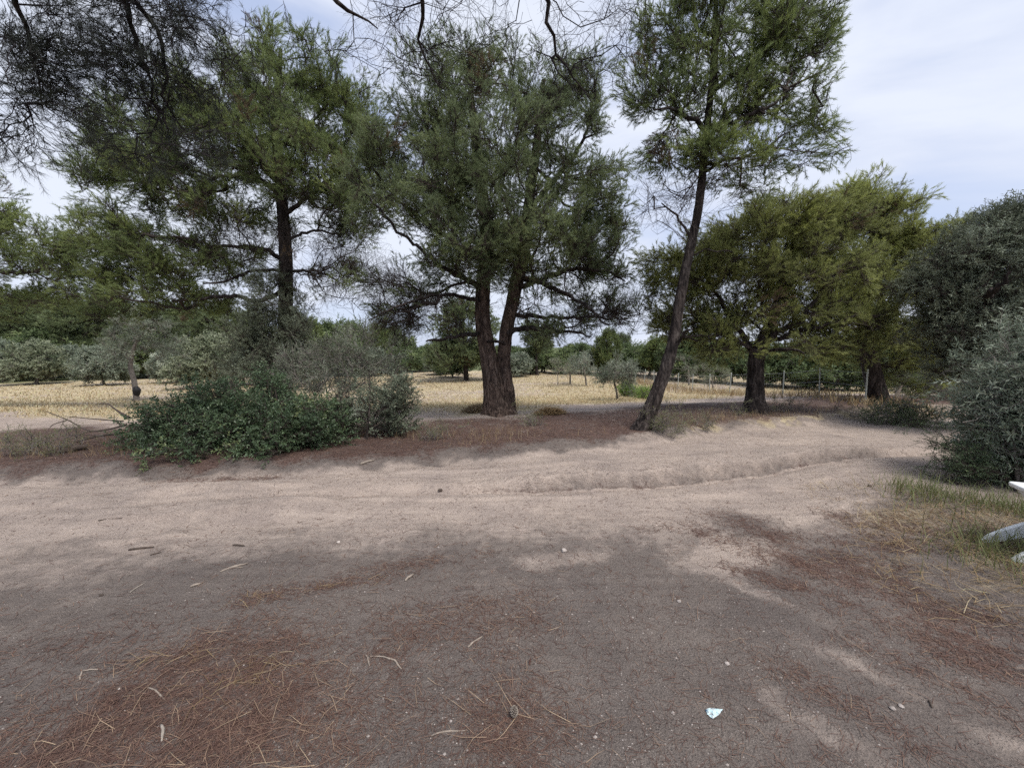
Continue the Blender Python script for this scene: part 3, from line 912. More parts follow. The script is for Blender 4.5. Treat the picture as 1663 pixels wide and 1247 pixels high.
PINE = temps_for("pine", 6, leaf="needle", nsh=22, n=24, nl=0.085, w=0.0078, length=0.55, width=0.25, shoot_len=0.16)
PINE_BARE = temps_for("pine_bare", 4, leaf="needle", nsh=14, n=0, nl=0, w=0, length=0.7, width=0.4, shoot_len=0.2, bare=True)

# --- the double-stemmed pine in the middle
d = G(815, 672)[1]
b_ = G(812, 674)
st1 = PX(d, [(809, 674, 41.0), (805, 650, 36.1), (799, 610, 30.3), (790, 560, 25.4), (784, 520, 23.8), (785, 460, 22.1), (792, 400, 22.1), (784, 320, 17.2), (772, 230, 12.3), (765, 150, 6.6), (762, 90, 3.3)])
st2 = PX(d, [(821, 674, 26.9, 0.1), (823, 640, 24.4, 0.1), (818, 590, 21.0, 0.1), (822, 540, 20.2, 0.15), (832, 490, 19.3, 0.2), (843, 440, 21.8, 0.2), (853, 380, 18.5, 0.2), (863, 300, 14.3, 0.2), (875, 210, 10.1, 0.1), (883, 130, 5.0)])
lm = [PX(d, [(790, 540, 11), (760, 543, 9, -0.3), (715, 552, 6, -0.7), (690, 556, 3, -1.0)]),
      PX(d, [(826, 541, 13), (850, 533, 11, -0.3), (890, 538, 8, -0.6), (935, 541, 5, -0.8), (960, 548, 3, -0.9)]),
      PX(d, [(838, 512, 10), (880, 515, 8, -0.3), (940, 515, 6, -0.6), (1020, 518, 3, -0.8)]),
      PX(d, [(845, 465, 13), (880, 455, 11, -0.2), (930, 438, 9, -0.4), (975, 440, 6, -0.6), (1015, 455, 3, -0.7)]),
      PX(d, [(788, 470, 15), (755, 452, 12, -0.3), (715, 430, 9, -0.6), (670, 395, 7, -0.8), (620, 345, 5, -0.9), (590, 310, 3, -0.9)]),
      PX(d, [(790, 430, 13), (740, 395, 10, -0.3), (700, 370, 8, -0.4), (650, 330, 5, -0.5), (618, 300, 3, -0.5)]),
      PX(d, [(785, 490, 11), (740, 480, 8, -0.6), (690, 482, 6, -1.0), (640, 500, 4, -1.3), (600, 520, 2, -1.4)]),
      PX(d, [(848, 450, 12), (905, 470, 9, -0.8), (955, 500, 6, -1.2), (990, 530, 3, -1.4)]),
      PX(d, [(822, 560, 7), (805, 552, 6, -0.2), (790, 558, 4, -0.3)]),
      PX(d, [(868, 330, 12), (910, 280, 9, 0.2), (950, 220, 6, 0.3), (965, 160, 3, 0.3)])]
bl = BL(d, [(770, 110, 80, 40, 40), (880, 140, 75, 45, 34), (705, 170, 60, 50, 30), (955, 170, 38, 50, 18), (640, 230, 60, 45, 24), (790, 200, 110, 60, 58), (900, 230, 85, 60, 44),
            (700, 270, 85, 55, 44), (800, 300, 110, 60, 60), (930, 320, 75, 60, 44, 1, 0.1), (600, 280, 60, 45, 26), (660, 340, 90, 45, 40), (760, 380, 90, 50, 44),
            (870, 390, 105, 50, 48), (975, 370, 55, 60, 34, 1, 0.1), (780, 440, 80, 35, 34), (930, 440, 75, 30, 24, 0.7), (1000, 430, 40, 40, 12, 0.8),
            (680, 460, 70, 40, 34, 0.30), (640, 510, 50, 40, 22, 0.22), (720, 500, 40, 35, 16, 0.25), (950, 500, 60, 30, 24, 0.30), (1010, 500, 40, 40, 12, 0.25), (870, 500, 50, 25, 14, 0.4), (890, 535, 40, 15, 10, 0.4), (790, 250, 90, 70, 40, 1, 0, -1.6), (860, 340, 80, 55, 30, 1, 0, -1.6), (770, 390, 75, 45, 26, 1, 0, -1.5), (900, 400, 80, 35, 22, 1, 0.05, -1.3), (690, 300, 60, 45, 18, 1, 0, -1.2), (985, 330, 45, 70, 20, 1, 0.1), (800, 430, 60, 25, 14, 1, 0, -1.2), (620, 470, 55, 45, 20, 0.12), (660, 530, 45, 30, 14, 0.1), (960, 520, 60, 28, 16, 0.12), (1015, 490, 30, 45, 10, 0.15)], 230, 0.42, 0.92)
plant("pine_tree", "large double-trunked pine with furrowed bark standing in the middle of the verge", "tree", [st1, st2], lm, bl, b_, "pines along the track",
      temps=PINE, bare=PINE_BARE, mat="needle_dark", bark_amp=0.024, sides=56, trunk_step=0.035, anchor_from=0.33, rmax=0.07, tint=0.5, more=0.5, limb_k=0.72, limb_bark="bark_dark")

# --- the leaning pine
d = G(1042, 697)[1]
st = PX(d, [(1040, 703, 28.7), (1046, 688, 25.6), (1058, 660, 23.1), (1077, 610, 20.0), (1092, 560, 17.4), (1102, 500, 15.6), (1113, 440, 13.8), (1124, 390, 12.5), (1134, 340, 11.8), (1141, 280, 10.6), (1148, 210, 9.4), (1156, 130, 7.5), (1160, 60, 6.2), (1164, -20, 4.4), (1168, -80, 1.8)])
lm = [PX(d, [(1148, 215, 10), (1120, 190, 8, -0.2), (1095, 178, 6, -0.4), (1060, 180, 3, -0.5)]),
      PX(d, [(1148, 205, 11), (1180, 195, 9, -0.2), (1220, 185, 7, -0.3), (1270, 160, 4, -0.4), (1310, 110, 2, -0.4)]),
      PX(d, [(1152, 150, 9), (1200, 120, 7, 0.2), (1250, 75, 5, 0.3), (1300, 40, 3, 0.3)]),
      PX(d, [(1141, 280, 7), (1190, 255, 5, -0.3), (1240, 245, 4, -0.4), (1285, 215, 2, -0.5)]),
      PX(d, [(1118, 415, 4), (1150, 405, 3, -0.2), (1190, 408, 2, -0.4)]),
      PX(d, [(1100, 560, 6), (1112, 545, 5, -0.2), (1124, 538, 2, -0.4)]),
      PX(d, [(1124, 390, 5), (1100, 350, 4, -0.1), (1075, 330, 2, -0.2)])]
bl = BL(d, [(1180, -20, 130, 45, 60), (1180, 40, 110, 40, 60), (1090, 40, 60, 45, 30), (1285, 30, 65, 45, 38), (1320, 90, 32, 45, 20), (1255, 90, 70, 35, 34), (1110, 110, 65, 40, 34), (1045, 135, 42, 30, 18),
            (1075, 170, 60, 25, 22), (1190, 140, 70, 35, 34), (1280, 160, 60, 22, 22), (1230, 200, 70, 25, 26, 1, 0.1), (1310, 200, 45, 25, 18, 1, 0.05), (1165, 230, 60, 20, 18, 1, 0.15),
            (1100, 245, 65, 22, 24), (1180, 270, 70, 25, 26, 1, 0.1), (1265, 255, 60, 22, 20), (1060, 265, 30, 18, 8), (1120, 310, 60, 18, 12, 0.5), (1215, 305, 40, 15, 8, 0.5), (1085, 340, 40, 40, 10, 0.25)], 150, 0.5, 0.56)
plant("pine_tree", "tall slender pine leaning to the right at the edge of the dirt track", "tree", [st], lm, bl, G(1042, 698), "pines along the track",
      temps=PINE, bare=PINE_BARE, mat="needle", bark="bark_dark", bark_amp=0.016, sides=44, trunk_step=0.035, anchor_from=0.5, rmax=0.05, tint=0.5, sag=0.02, more=0.35, size=0.9, r0=0.0055, limb_k=0.8, flare=0.22)

# --- the pine to the left
d = 12.6
st = PX(d, [(457, 668, 28.8), (459, 640, 24.3), (462, 580, 22.5), (464, 500, 20.7), (464, 420, 18.9), (459, 340, 16.2), (452, 270, 13.5), (447, 200, 9.9), (452, 130, 8.1), (456, 80, 4.5)])
lm = [PX(d, [(463, 425, 11), (430, 405, 9, -0.3), (390, 400, 7, -0.5), (330, 400, 5, -0.8), (290, 390, 3, -1.0)]),
      PX(d, [(462, 470, 10), (420, 490, 9, -0.3), (380, 480, 8, -0.6), (330, 485, 6, -0.9), (280, 490, 4, -1.1)]),
      PX(d, [(462, 440, 7), (410, 440, 6, -0.5), (370, 455, 5, -0.9), (330, 460, 3, -1.1)]),
      PX(d, [(455, 300, 16), (430, 270, 13, -0.3), (405, 225, 9, -0.5), (390, 190, 5, -0.6)]),
      PX(d, [(456, 320, 12), (420, 290, 10, -0.4), (380, 285, 7, -0.6), (330, 295, 4, -0.9)]),
      PX(d, [(463, 350, 10), (500, 320, 7, -0.2), (540, 290, 5, -0.3), (570, 270, 3, -0.4)]),
      PX(d, [(464, 440, 7), (510, 440, 5, -0.4), (550, 455, 3, -0.7)]),
      PX(d, [(463, 390, 7), (510, 375, 5, -0.3), (555, 385, 3, -0.5)])]
bl = BL(d, [(470, 105, 55, 32, 24, 1, 0.15), (425, 125, 45, 32, 20, 1, 0.1), (540, 135, 50, 38, 26, 1, 0.1), (585, 165, 35, 40, 16, 1, 0.1), (480, 175, 85, 45, 46), (370, 185, 75, 50, 42), (560, 210, 70, 55, 44), (300, 160, 60, 45, 28),
            (220, 210, 70, 50, 36), (160, 270, 50, 40, 22), (250, 290, 90, 45, 46), (330, 240, 90, 55, 52), (430, 230, 80, 50, 40), (520, 290, 80, 45, 40), (590, 300, 50, 50, 24), (330, 330, 90, 35, 36), (200, 350, 80, 30, 30),
            (150, 390, 70, 30, 22, 1, 0.1), (250, 400, 80, 28, 28, 1, 0.05), (520, 350, 70, 35, 26, 0.6), (380, 370, 60, 30, 20, 0.5), (330, 440, 80, 25, 24), (240, 460, 90, 28, 30), (300, 490, 80, 22, 24), (180, 490, 70, 30, 22),
            (530, 410, 60, 40, 26, 0.25), (560, 460, 45, 40, 14, 0.25), (400, 430, 45, 30, 12, 0.2), (420, 330, 60, 40, 18, 0.3), (500, 470, 40, 35, 10, 0.2), (450, 200, 70, 55, 26, 1, 0, -1.8), (500, 280, 70, 50, 24, 1, 0, -1.6), (300, 290, 90, 45, 26, 1, -0.1, -1.0), (400, 260, 60, 40, 18, 1, -0.05, -1.4), (360, 390, 70, 30, 18, 0.4), (430, 380, 50, 40, 14, 0.3), (560, 330, 50, 45, 18, 0.7), (300, 420, 90, 25, 22, 0.8), (200, 430, 70, 30, 18, 1), (590, 420, 35, 50, 12, 0.2)], 250, 0.42, 1.0)
plant("pine_tree", "broad spreading pine with dark trunk rising behind the dense green bush", "tree", [st], lm, bl, np.append(P(457, 668, d)[:2], float(H(*P(457, 668, d)[:2]))), "pines along the track",
      temps=PINE, bare=PINE_BARE, mat="needle", bark="bark_dark", bark_amp=0.012, sides=30, trunk_step=0.05, anchor_from=0.35, rmax=0.07, tint=0.5, brown=0.03, more=0.7, size=1.1, limb_k=0.75)

# --- pine on the right with a low umbrella crown
d = G(1226, 669)[1]
st = PX(d, [(1226, 670, 31.3), (1226, 650, 26.7), (1227, 610, 23.9), (1229, 580, 23.0), (1238, 555, 18.4), (1252, 520, 13.8), (1270, 470, 11.0), (1285, 420, 8.3), (1295, 370, 4.6)])
lm = [PX(d, [(1228, 588, 14), (1215, 560, 12, 0.1), (1195, 530, 10, 0.1), (1170, 490, 7, 0.1), (1140, 440, 4, 0.1)]),
      PX(d, [(1240, 556, 12), (1280, 545, 9, -0.3), (1320, 532, 7, -0.6), (1370, 520, 4, -0.8), (1400, 505, 2, -0.9)]),
      PX(d, [(1236, 565, 15), (1262, 540, 12, -0.3), (1300, 520, 9, -0.6), (1330, 480, 7, -0.8), (1362, 440, 4, -0.9)]),
      PX(d, [(1230, 575, 8), (1190, 548, 6, -0.5), (1150, 545, 4, -0.8), (1110, 548, 2, -1.0)]),
      PX(d, [(1232, 572, 8), (1270, 568, 6, -0.8), (1310, 575, 3, -1.4)])]
bl = BL(d, [(1230, 362, 80, 26, 30, 1, -0.1), (1150, 395, 65, 32, 28, 0.9, -0.15), (1300, 350, 80, 32, 40, 1, 0.1), (1230, 400, 90, 40, 54, 1, -0.1), (1330, 400, 80, 40, 46), (1130, 440, 60, 40, 34, 1, -0.1), (1090, 490, 45, 40, 26), (1200, 460, 90, 40, 56, 1, -0.1), (1300, 460, 90, 40, 54, 1, -0.05),
            (1380, 450, 55, 50, 40, 1, 0.1), (1120, 530, 70, 25, 30), (1220, 520, 90, 30, 44, 0.85, -0.1), (1330, 520, 80, 32, 46), (1290, 565, 80, 18, 24), (1170, 565, 60, 15, 16), (1390, 520, 40, 40, 22), (1070, 430, 30, 40, 14), (1360, 570, 50, 18, 16)], 170, 0.55, 0.85)
plant("pine_tree", "short-trunked pine with a wide low crown nearly touching the wire fence", "tree", [st], lm, bl, G(1226, 669), "pines along the track",
      temps=PINE, bare=PINE_BARE, mat="needle_yellow", bark="bark_dark", bark_amp=0.012, sides=30, trunk_step=0.04, anchor_from=0.4, rmax=0.06, tint=0.58, brown=0.02, more=0.65, limb_k=0.8)

# --- pine at the bend
d = 11.8
st = PX(d, [(1432, 672, 36), (1427, 655, 29), (1420, 620, 25), (1412, 585, 23), (1405, 550, 20), (1405, 500, 16), (1412, 440, 12), (1418, 380, 8), (1420, 330, 4)])
lm = [PX(d, [(1410, 570, 10), (1440, 520, 8, -0.2), (1480, 470, 6, -0.3), (1510, 420, 4, -0.3)]), PX(d, [(1406, 545, 8), (1380, 500, 6, -0.2), (1360, 460, 4, -0.3)])]
bl = BL(d, [(1392, 347, 55, 25, 30, 1, 0.3), (1342, 367, 60, 28, 30, 1, 0.15), (1432, 372, 55, 25, 28, 1, 0.3), (1392, 402, 80, 35, 48, 1, 0.1), (1462, 412, 60, 25, 28, 1, 0.15), (1512, 397, 45, 18, 16, 1, 0.05), (1432, 452, 70, 35, 40, 1, 0.15),
            (1482, 447, 50, 20, 18, 0.8), (1392, 470, 60, 35, 34, 1, 0.1), (1452, 490, 60, 35, 34, 1, 0.15), (1432, 545, 70, 25, 30, 0.8), (1482, 550, 45, 35, 26, 1, 0.2), (1492, 600, 40, 35, 22, 0.9, 0.2), (1452, 590, 40, 25, 14, 0.6)], 130, 0.5, 0.9) + BL(d, [(1500, 398, 50, 20, 20, 1, 0.1), (1540, 384, 38, 16, 12), (1485, 450, 45, 28, 20, 1, 0.1), (1525, 430, 30, 18, 8), (1405, 308, 42, 18, 18, 1, 0.3), (1445, 335, 40, 18, 14, 1, 0.3), (1370, 330, 35, 18, 12, 1, 0.25)], 90, 0.6)
plant("pine_tree", "rounded yellow-green pine standing at the bend of the track", "tree", [st], lm, bl, np.append(P(1430, 668, d)[:2], float(H(*P(1430, 668, d)[:2]))), "pines along the track",
      temps=PINE, bare=PINE_BARE, mat="needle_yellow", bark="bark_dark", bark_amp=0.012, sides=28, trunk_step=0.05, anchor_from=0.3, rmax=0.06, tint=0.55, more=0.8)

# --- pine reaching in from beyond the left edge
d = 13.0
st = PX(d, [(-150, 660, 36), (-150, 600, 30), (-145, 500, 26), (-150, 420, 20), (-150, 350, 14), (-155, 280, 8)])
lm = [PX(d, [(-146, 480, 12), (-80, 450, 10, -0.3), (-20, 440, 8, -0.5), (45, 443, 5, -0.6), (80, 435, 2, -0.6)]),
      PX(d, [(-150, 400, 10), (-90, 370, 8), (-30, 370, 5), (30, 360, 2)])]
bl = BL(d, [(40, 375, 55, 28, 26, 1, 0.2), (90, 400, 45, 25, 16, 1, 0.2), (-20, 360, 60, 35, 24), (30, 430, 70, 22, 24), (110, 445, 40, 22, 14), (-50, 440, 70, 40, 30), (-20, 490, 80, 30, 28), (70, 480, 50, 22, 16), (-150, 330, 110, 70, 60), (-220, 420, 80, 60, 30), (-30, 300, 30, 20, 6)], 180, 0.6)
plant("pine_tree", "pine whose light green branches reach in at the left edge of the photo", "tree", [st], lm, bl, np.append(P(-150, 660, d)[:2], float(H(*P(-150, 660, d)[:2]))), "pines along the track",
      temps=PINE, bare=PINE_BARE, mat="needle", bark="bark_dark", sides=16, anchor_from=0.3, rmax=0.06, tint=0.5)

# --- the pine that stands behind the viewer: its branches hang into the top of the picture
OVER = temps_for("over", 5, leaf="needle", nsh=11, n=20, nl=0.085, w=0.0028, length=0.5, width=0.24, shoot_len=0.10, twig_r=0.0022)
OVER_BARE = temps_for("over_bare", 5, leaf="needle", nsh=6, n=0, nl=0, w=0, length=0.6, width=0.26, shoot_len=0.15, twig_r=0.0017, bare=True)
tr = ([(-2.6, -4.2, float(H(-2.6, -4.2))), (-2.5, -4.15, 1.5), (-2.3, -4.1, 3.5), (-2.1, -4.0, 5.5), (-1.9, -4.0, 7.5)], [0.26, 0.2, 0.17, 0.13, 0.05])


def over_limb(z0, items, r_a):
    pts = [np.array([-2.2, -4.05, z0])] + [np.asarray(p) if len(p) == 3 and not isinstance(p, tuple) else (P(p[0], p[1], p[2])) for p in items]
    m = len(pts)
    return pts, list(np.linspace(r_a, 0.005, m))


lm = [over_limb(4.6, [np.array([-3.4, -0.5, 6.0]), (120, -260, 3.2), (195, -20, 4.3), (238, 110, 4.6), (270, 220, 4.8)], 0.06),
      over_limb(4.9, [np.array([-3.6, -0.2, 6.2]), (160, -200, 3.5), (222, 0, 4.5), (262, 75, 4.7), (268, 170, 4.9), (320, 230, 5.0)], 0.05),
      over_limb(4.4, [np.array([-4.0, -0.5, 5.6]), (-60, -180, 3.6), (25, 0, 4.2), (50, 70, 4.4), (70, 180, 4.5)], 0.05),
      over_limb(5.6, [np.array([-1.2, 0.0, 6.6]), (640, -180, 3.8), (680, -30, 4.2), (686, 30, 4.4), (690, 95, 4.6), (720, 150, 4.7)], 0.045),
      over_limb(5.8, [np.array([-0.4, 0.0, 6.8]), (860, -160, 3.9), (890, 0, 4.3), (895, 60, 4.5), (920, 110, 4.6), (960, 160, 4.7)], 0.04),
      over_limb(5.2, [np.array([-1.5, -0.2, 6.3]), (480, -120, 4.0), (545, -4, 4.2), (575, 20, 4.3), (612, 45, 4.4)], 0.05)]
k5 = 4.5 / F_PX
ov = []
for px, py, rx, ry, na, lfv in ((60, 40, 80, 50, 27, 1.0), (190, 40, 90, 50, 27, 1.0), (310, 30, 60, 40, 19, 1.0), (40, 130, 60, 50, 21, 1.0), (130, 120, 70, 50, 19, 1.0), (250, 130, 70, 50, 21, 1.0), (340, 110, 40, 50, 10, 1.0), (30, 220, 45, 45, 13, 1.0),
                             (230, 220, 60, 50, 13, 1.0), (300, 250, 50, 35, 9, 1.0), (110, 200, 40, 40, 7, 1.0),
                             (600, 60, 55, 45, 10, 0.0), (690, 60, 45, 60, 10, 0.06), (770, 30, 55, 35, 9, 0.0), (850, 50, 60, 50, 11, 0.0), (930, 70, 60, 50, 11, 0.0), (990, 40, 40, 45, 9, 0.0), (640, 130, 40, 50, 5, 0.0), (920, 130, 50, 40, 5, 0.03), (760, 90, 50, 40, 5, 0.05), (1010, 90, 14, 50, 5, 0.0)):
    ov.append((P(px, py, 4.5), (rx * k5, 0.45, ry * k5), na, lfv, 0.0))
for c, r_, na in (((-1.5, -4.2, 7.2), (4.2, 2.6, 1.2), 150), ((2.2, -3.6, 7.0), (2.6, 2.2, 1.0), 70), ((-4.5, -2.0, 6.6), (2.2, 1.8, 0.9), 50)):
    ov.append((np.array(c), r_, na, 1.0, 0.0))
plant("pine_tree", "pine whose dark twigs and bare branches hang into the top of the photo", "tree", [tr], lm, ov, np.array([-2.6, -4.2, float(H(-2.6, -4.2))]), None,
      temps=OVER, bare=OVER_BARE, mat="needle_over_shaded", twig="twig_over", bark="bark_dark", sides=20, anchor_from=0.6, r0=0.0024, rexp=0.5, rmax=0.05, tint=0.2, more=0.55, up=-0.25, rnd=0.4, sag=0.03, jit=0.08, seg=0.25)

# --- shrubs and olives near the track
MAST = temps_for("mastic", 5, leaf="leaf", nsh=13, n=10, nl=0.048, w=0.021, length=0.36, width=0.17, shoot_len=0.13, twig_r=0.0025, spread=1.1)
OLIVE_NEAR = temps_for("olive_near", 5, leaf="leaf", nsh=10, n=12, nl=0.068, w=0.014, length=0.42, width=0.22, shoot_len=0.22, twig_r=0.0024, spread=1.0)
OLIVE = temps_for("olive", 5, leaf="leaf", nsh=18, n=12, nl=0.065, w=0.016, length=0.5, width=0.25, shoot_len=0.2, twig_r=0.0035, spread=1.0)
FINE = temps_for("fine", 5, leaf="leaf", nsh=16, n=10, nl=0.042, w=0.011, length=0.5, width=0.16, shoot_len=0.18, twig_r=0.003, spread=0.9)


def stems_from(px, py, tops, r_=0.02, d=None):
    b0 = G(px, py) if d is None else np.append(P(px, py, d)[:2], float(H(*P(px, py, d)[:2])))
    out = []
    for tx, ty, td in tops:
        t_ = P(tx, ty, td)
        b1 = b0 + np.array([rng.normal(0, 0.12), rng.normal(0, 0.08), 0.0])
        mid = b1 * 0.5 + t_ * 0.5 + np.array([0, 0, 0.08]) + rng.normal(0, 0.05, 3)
        out.append(([b1, mid, t_], [r_, r_ * 0.7, r_ * 0.3]))
    return b0, out


# dense dark bush
d = 6.5
b0, stm = stems_from(405, 728, [(300, 690, 5.9), (360, 650, 6.2), (430, 640, 6.3), (500, 660, 6.2), (560, 680, 6.3), (250, 710, 5.9), (450, 720, 5.5), (340, 730, 5.5)], 0.022)
bl = BL(d, [(270, 715, 50, 30, 30), (335, 695, 70, 38, 50), (400, 668, 70, 45, 50), (415, 625, 35, 22, 10), (475, 690, 70, 45, 48), (530, 700, 45, 35, 26), (360, 722, 110, 28, 44, 1, 0, -0.4), (450, 725, 85, 26, 36, 1, 0, -0.5), (235, 730, 36, 24, 14, 1, 0.25, -0.3),
            (330, 660, 40, 20, 12, 1, 0.05), (370, 628, 25, 18, 5), (515, 728, 45, 20, 14, 1, 0, -0.4)], 190, 0.5, 1.0)
plant("mastic_bush", "dense dark green bush beside the track, in front of the broad pine", "bush", stm, [], bl, b0, temps=MAST, mat="mastic", twig="twig", bark="bark_dark", sides=7, r0=0.004, rmax=0.02, up=0.25, rnd=0.5, seg=0.2, tint=0.42, tvar=0.22, more=1.3, path_w=0.2, flare=0, trunk_name="stem")
# greyer shrub to its right
b0, stm = stems_from(590, 712, [(560, 640, 7.2), (600, 600, 7.3), (640, 640, 7.2), (620, 680, 6.8), (530, 620, 7.4)], 0.016)
bl = BL(7.2, [(560, 650, 55, 35, 16, 1, 0, 0.3), (610, 655, 50, 35, 20), (650, 648, 30, 28, 10), (590, 690, 55, 24, 18), (640, 685, 32, 18, 8), (660, 635, 22, 18, 4, 0.6)], 80, 0.6)
plant("mastic_bush", "loose grey-green shrub filling in beside the dense dark bush, toward the double pine", "bush", stm, [], bl, b0, temps=MAST, bare=PINE_BARE, mat="olive_dark", twig="twig", bark="bark_dark", sides=7, r0=0.0035, rmax=0.015, up=0.3, rnd=0.5, seg=0.2, tint=0.4, tvar=0.2, more=0.6, path_w=0.2, flare=0, trunk_name="stem")
# feathery upright saplings behind
b0, stm = stems_from(545, 690, [(520, 570, 8.6), (545, 550, 8.6), (570, 545, 8.7), (600, 560, 8.6), (490, 590, 8.4)], 0.018, d=8.6)
bl = BL(8.6, [(522, 585, 20, 48, 13), (556, 572, 20, 48, 14), (592, 565, 22, 44, 13), (488, 603, 22, 40, 11), (560, 620, 60, 22, 14), (628, 592, 16, 34, 8), (462, 590, 18, 32, 6), (650, 600, 14, 25, 5)], 80, 0.8)
plant("wild_olive", "feathery grey-green sapling clump behind the dense bush, beside the broad pine", "shrub", stm, [], bl, b0, temps=FINE, mat="olive_dark", twig="twig_grey", bark="olive_bark", sides=7, r0=0.004, rmax=0.015, up=0.7, rnd=0.35, seg=0.25, tint=0.5, tvar=0.22, more=0.7, path_w=0.1, flare=0, trunk_name="stem")
# evergreen growing up the broad pine's trunk
b0, stm = stems_from(440, 668, [(445, 560, 11.8), (450, 500, 11.9), (470, 470, 12.0), (425, 540, 11.7), (480, 560, 11.8)], 0.025, d=11.8)
bl = BL(11.8, [(445, 480, 30, 40, 22), (440, 540, 45, 45, 40), (475, 530, 40, 50, 34), (430, 600, 55, 40, 34, 1, 0.2), (480, 600, 45, 40, 26, 1, 0.1), (400, 575, 30, 30, 10, 1, 0.2)], 60, 1.0)
plant("holm_oak", "dark evergreen sapling wrapped close around the trunk of the broad pine", "shrub", stm, [], bl, b0, temps=OLIVE, mat="olive_dark", twig="twig", bark="bark_dark", sides=7, r0=0.005, rmax=0.02, up=0.5, seg=0.3, tint=0.35, tvar=0.15, more=1.0, path_w=0.15, flare=0, trunk_name="stem")

# olive bush at the right edge, close to the viewer
b0, stm = stems_from(1680, 800, [(1630, 640, 4.6), (1670, 600, 4.6), (1720, 600, 4.6), (1600, 690, 4.6), (1670, 700, 4.4), (1770, 640, 4.5), (1650, 610, 4.8)], 0.02)
bl = BL(4.6, [(1660, 640, 45, 40, 34), (1710, 610, 55, 40, 44), (1770, 610, 60, 60, 44), (1710, 680, 65, 50, 52), (1650, 700, 45, 45, 32), (1720, 740, 60, 35, 34, 1, -0.1), (1635, 670, 30, 25, 12), (1800, 700, 70, 60, 34), (1660, 745, 40, 25, 14, 0.8), (1700, 575, 35, 18, 10)], 110, 0.5)
plant("olive_bush", "silvery olive bush overhanging the verge at the right edge, above the white table", "bush", stm, [], bl, b0, temps=OLIVE_NEAR, mat="olive", twig="twig_grey", bark="olive_bark", sides=8, r0=0.003, rmax=0.02, up=0.2, rnd=0.5, seg=0.2, tint=0.42, tvar=0.15, more=1.6, path_w=0.2, flare=0, trunk_name="stem")
b0, stm = stems_from(1590, 780, [(1550, 725, 4.6), (1570, 730, 4.6), (1610, 735, 4.5)], 0.008)
bl = BL(4.6, [(1553, 735, 18, 22, 14), (1580, 750, 28, 20, 18), (1620, 760, 30, 18, 14), (1545, 755, 14, 12, 6)], 50, 0.8)
plant("broom_plant", "small dark feathery broom at the foot of the silvery olive bush, against the track", "shrub", stm, [], bl, b0, temps=FINE, mat="mastic", twig="twig", bark="bark_dark", sides=6, r0=0.002, rmax=0.006, up=0.6, rnd=0.4, seg=0.15, tint=0.5, size=0.5, more=1.5, path_w=0.15, flare=0, trunk_name="stem")
# olive tree behind it
d = 8.0
b0 = np.append(P(1625, 700, d)[:2], float(H(*P(1625, 700, d)[:2])))
st = ([b0] + [P(*q) for q in ((1622, 640, d), (1612, 580, d), (1605, 520, d), (1612, 460, d))], [0.14, 0.12, 0.10, 0.08, 0.04])
lm = [PX(d, [(1607, 540, 10), (1580, 500, 8), (1550, 470, 5), (1530, 440, 3)]), PX(d, [(1605, 520, 10), (1640, 480, 8), (1660, 430, 5), (1680, 400, 3)]), PX(d, [(1606, 500, 9, -0.1), (1612, 470, 8, -0.9), (1632, 458, 6, -1.1), (1640, 440, 4, -1.2)])]
bl = BL(d, [(1600, 400, 55, 32, 34), (1640, 370, 40, 24, 20), (1680, 380, 60, 40, 34), (1560, 430, 50, 32, 32), (1620, 450, 70, 40, 50), (1530, 470, 38, 28, 22), (1570, 500, 60, 35, 40), (1640, 520, 70, 40, 46), (1700, 480, 70, 60, 44), (1545, 540, 45, 30, 26), (1600, 570, 60, 30, 30), (1560, 590, 40, 28, 20), (1690, 560, 60, 40, 26), (1650, 345, 20, 14, 5)], 110, 0.6, 0.85)
plant("olive_tree", "big grey-green olive tree behind the silvery bush at the right edge", "tree", [st], lm, bl, b0, temps=OLIVE, mat="olive_dark", twig="twig", bark="bark_dark", sides=14, anchor_from=0.4, r0=0.005, rmax=0.05, up=0.3, tint=0.5, tvar=0.18, more=0.8)
# undergrowth at the bend
for i, (px, py, dd, items, mt, lab) in enumerate((
        (1450, 688, None, [(1400, 682, 25, 6, 8), (1450, 678, 40, 10, 18), (1480, 674, 22, 12, 10)], "scrub", "low dark scrub spreading round the foot of the pine at the bend"),
        (1540, 672, 12.5, [(1530, 640, 40, 30, 26), (1575, 640, 40, 35, 24), (1500, 655, 25, 18, 10)], "olive_dark", "grey-green scrub at the end of the track, left of the silvery olive bush"),
        (1480, 665, 14.0, [(1480, 610, 40, 40, 26), (1530, 600, 40, 45, 26), (1450, 630, 30, 25, 12)], "scrub", "green thicket behind the pine at the bend"))):
    b0, stm = stems_from(px, py, [(it[0], it[1], (dd or G(px, py)[1])) for it in items], 0.012, d=dd)
    D_ = dd or b0[1]
    plant("scrub_bush", lab, "bush", stm, [], BL(D_, items, 60, 0.9), b0, temps=FINE, mat=mt, twig="twig_grey", bark="bark_dark", sides=6, r0=0.003, rmax=0.012, up=0.5, rnd=0.5, seg=0.2, tint=0.3, more=1.6, path_w=0.15, flare=0, trunk_name="stem")

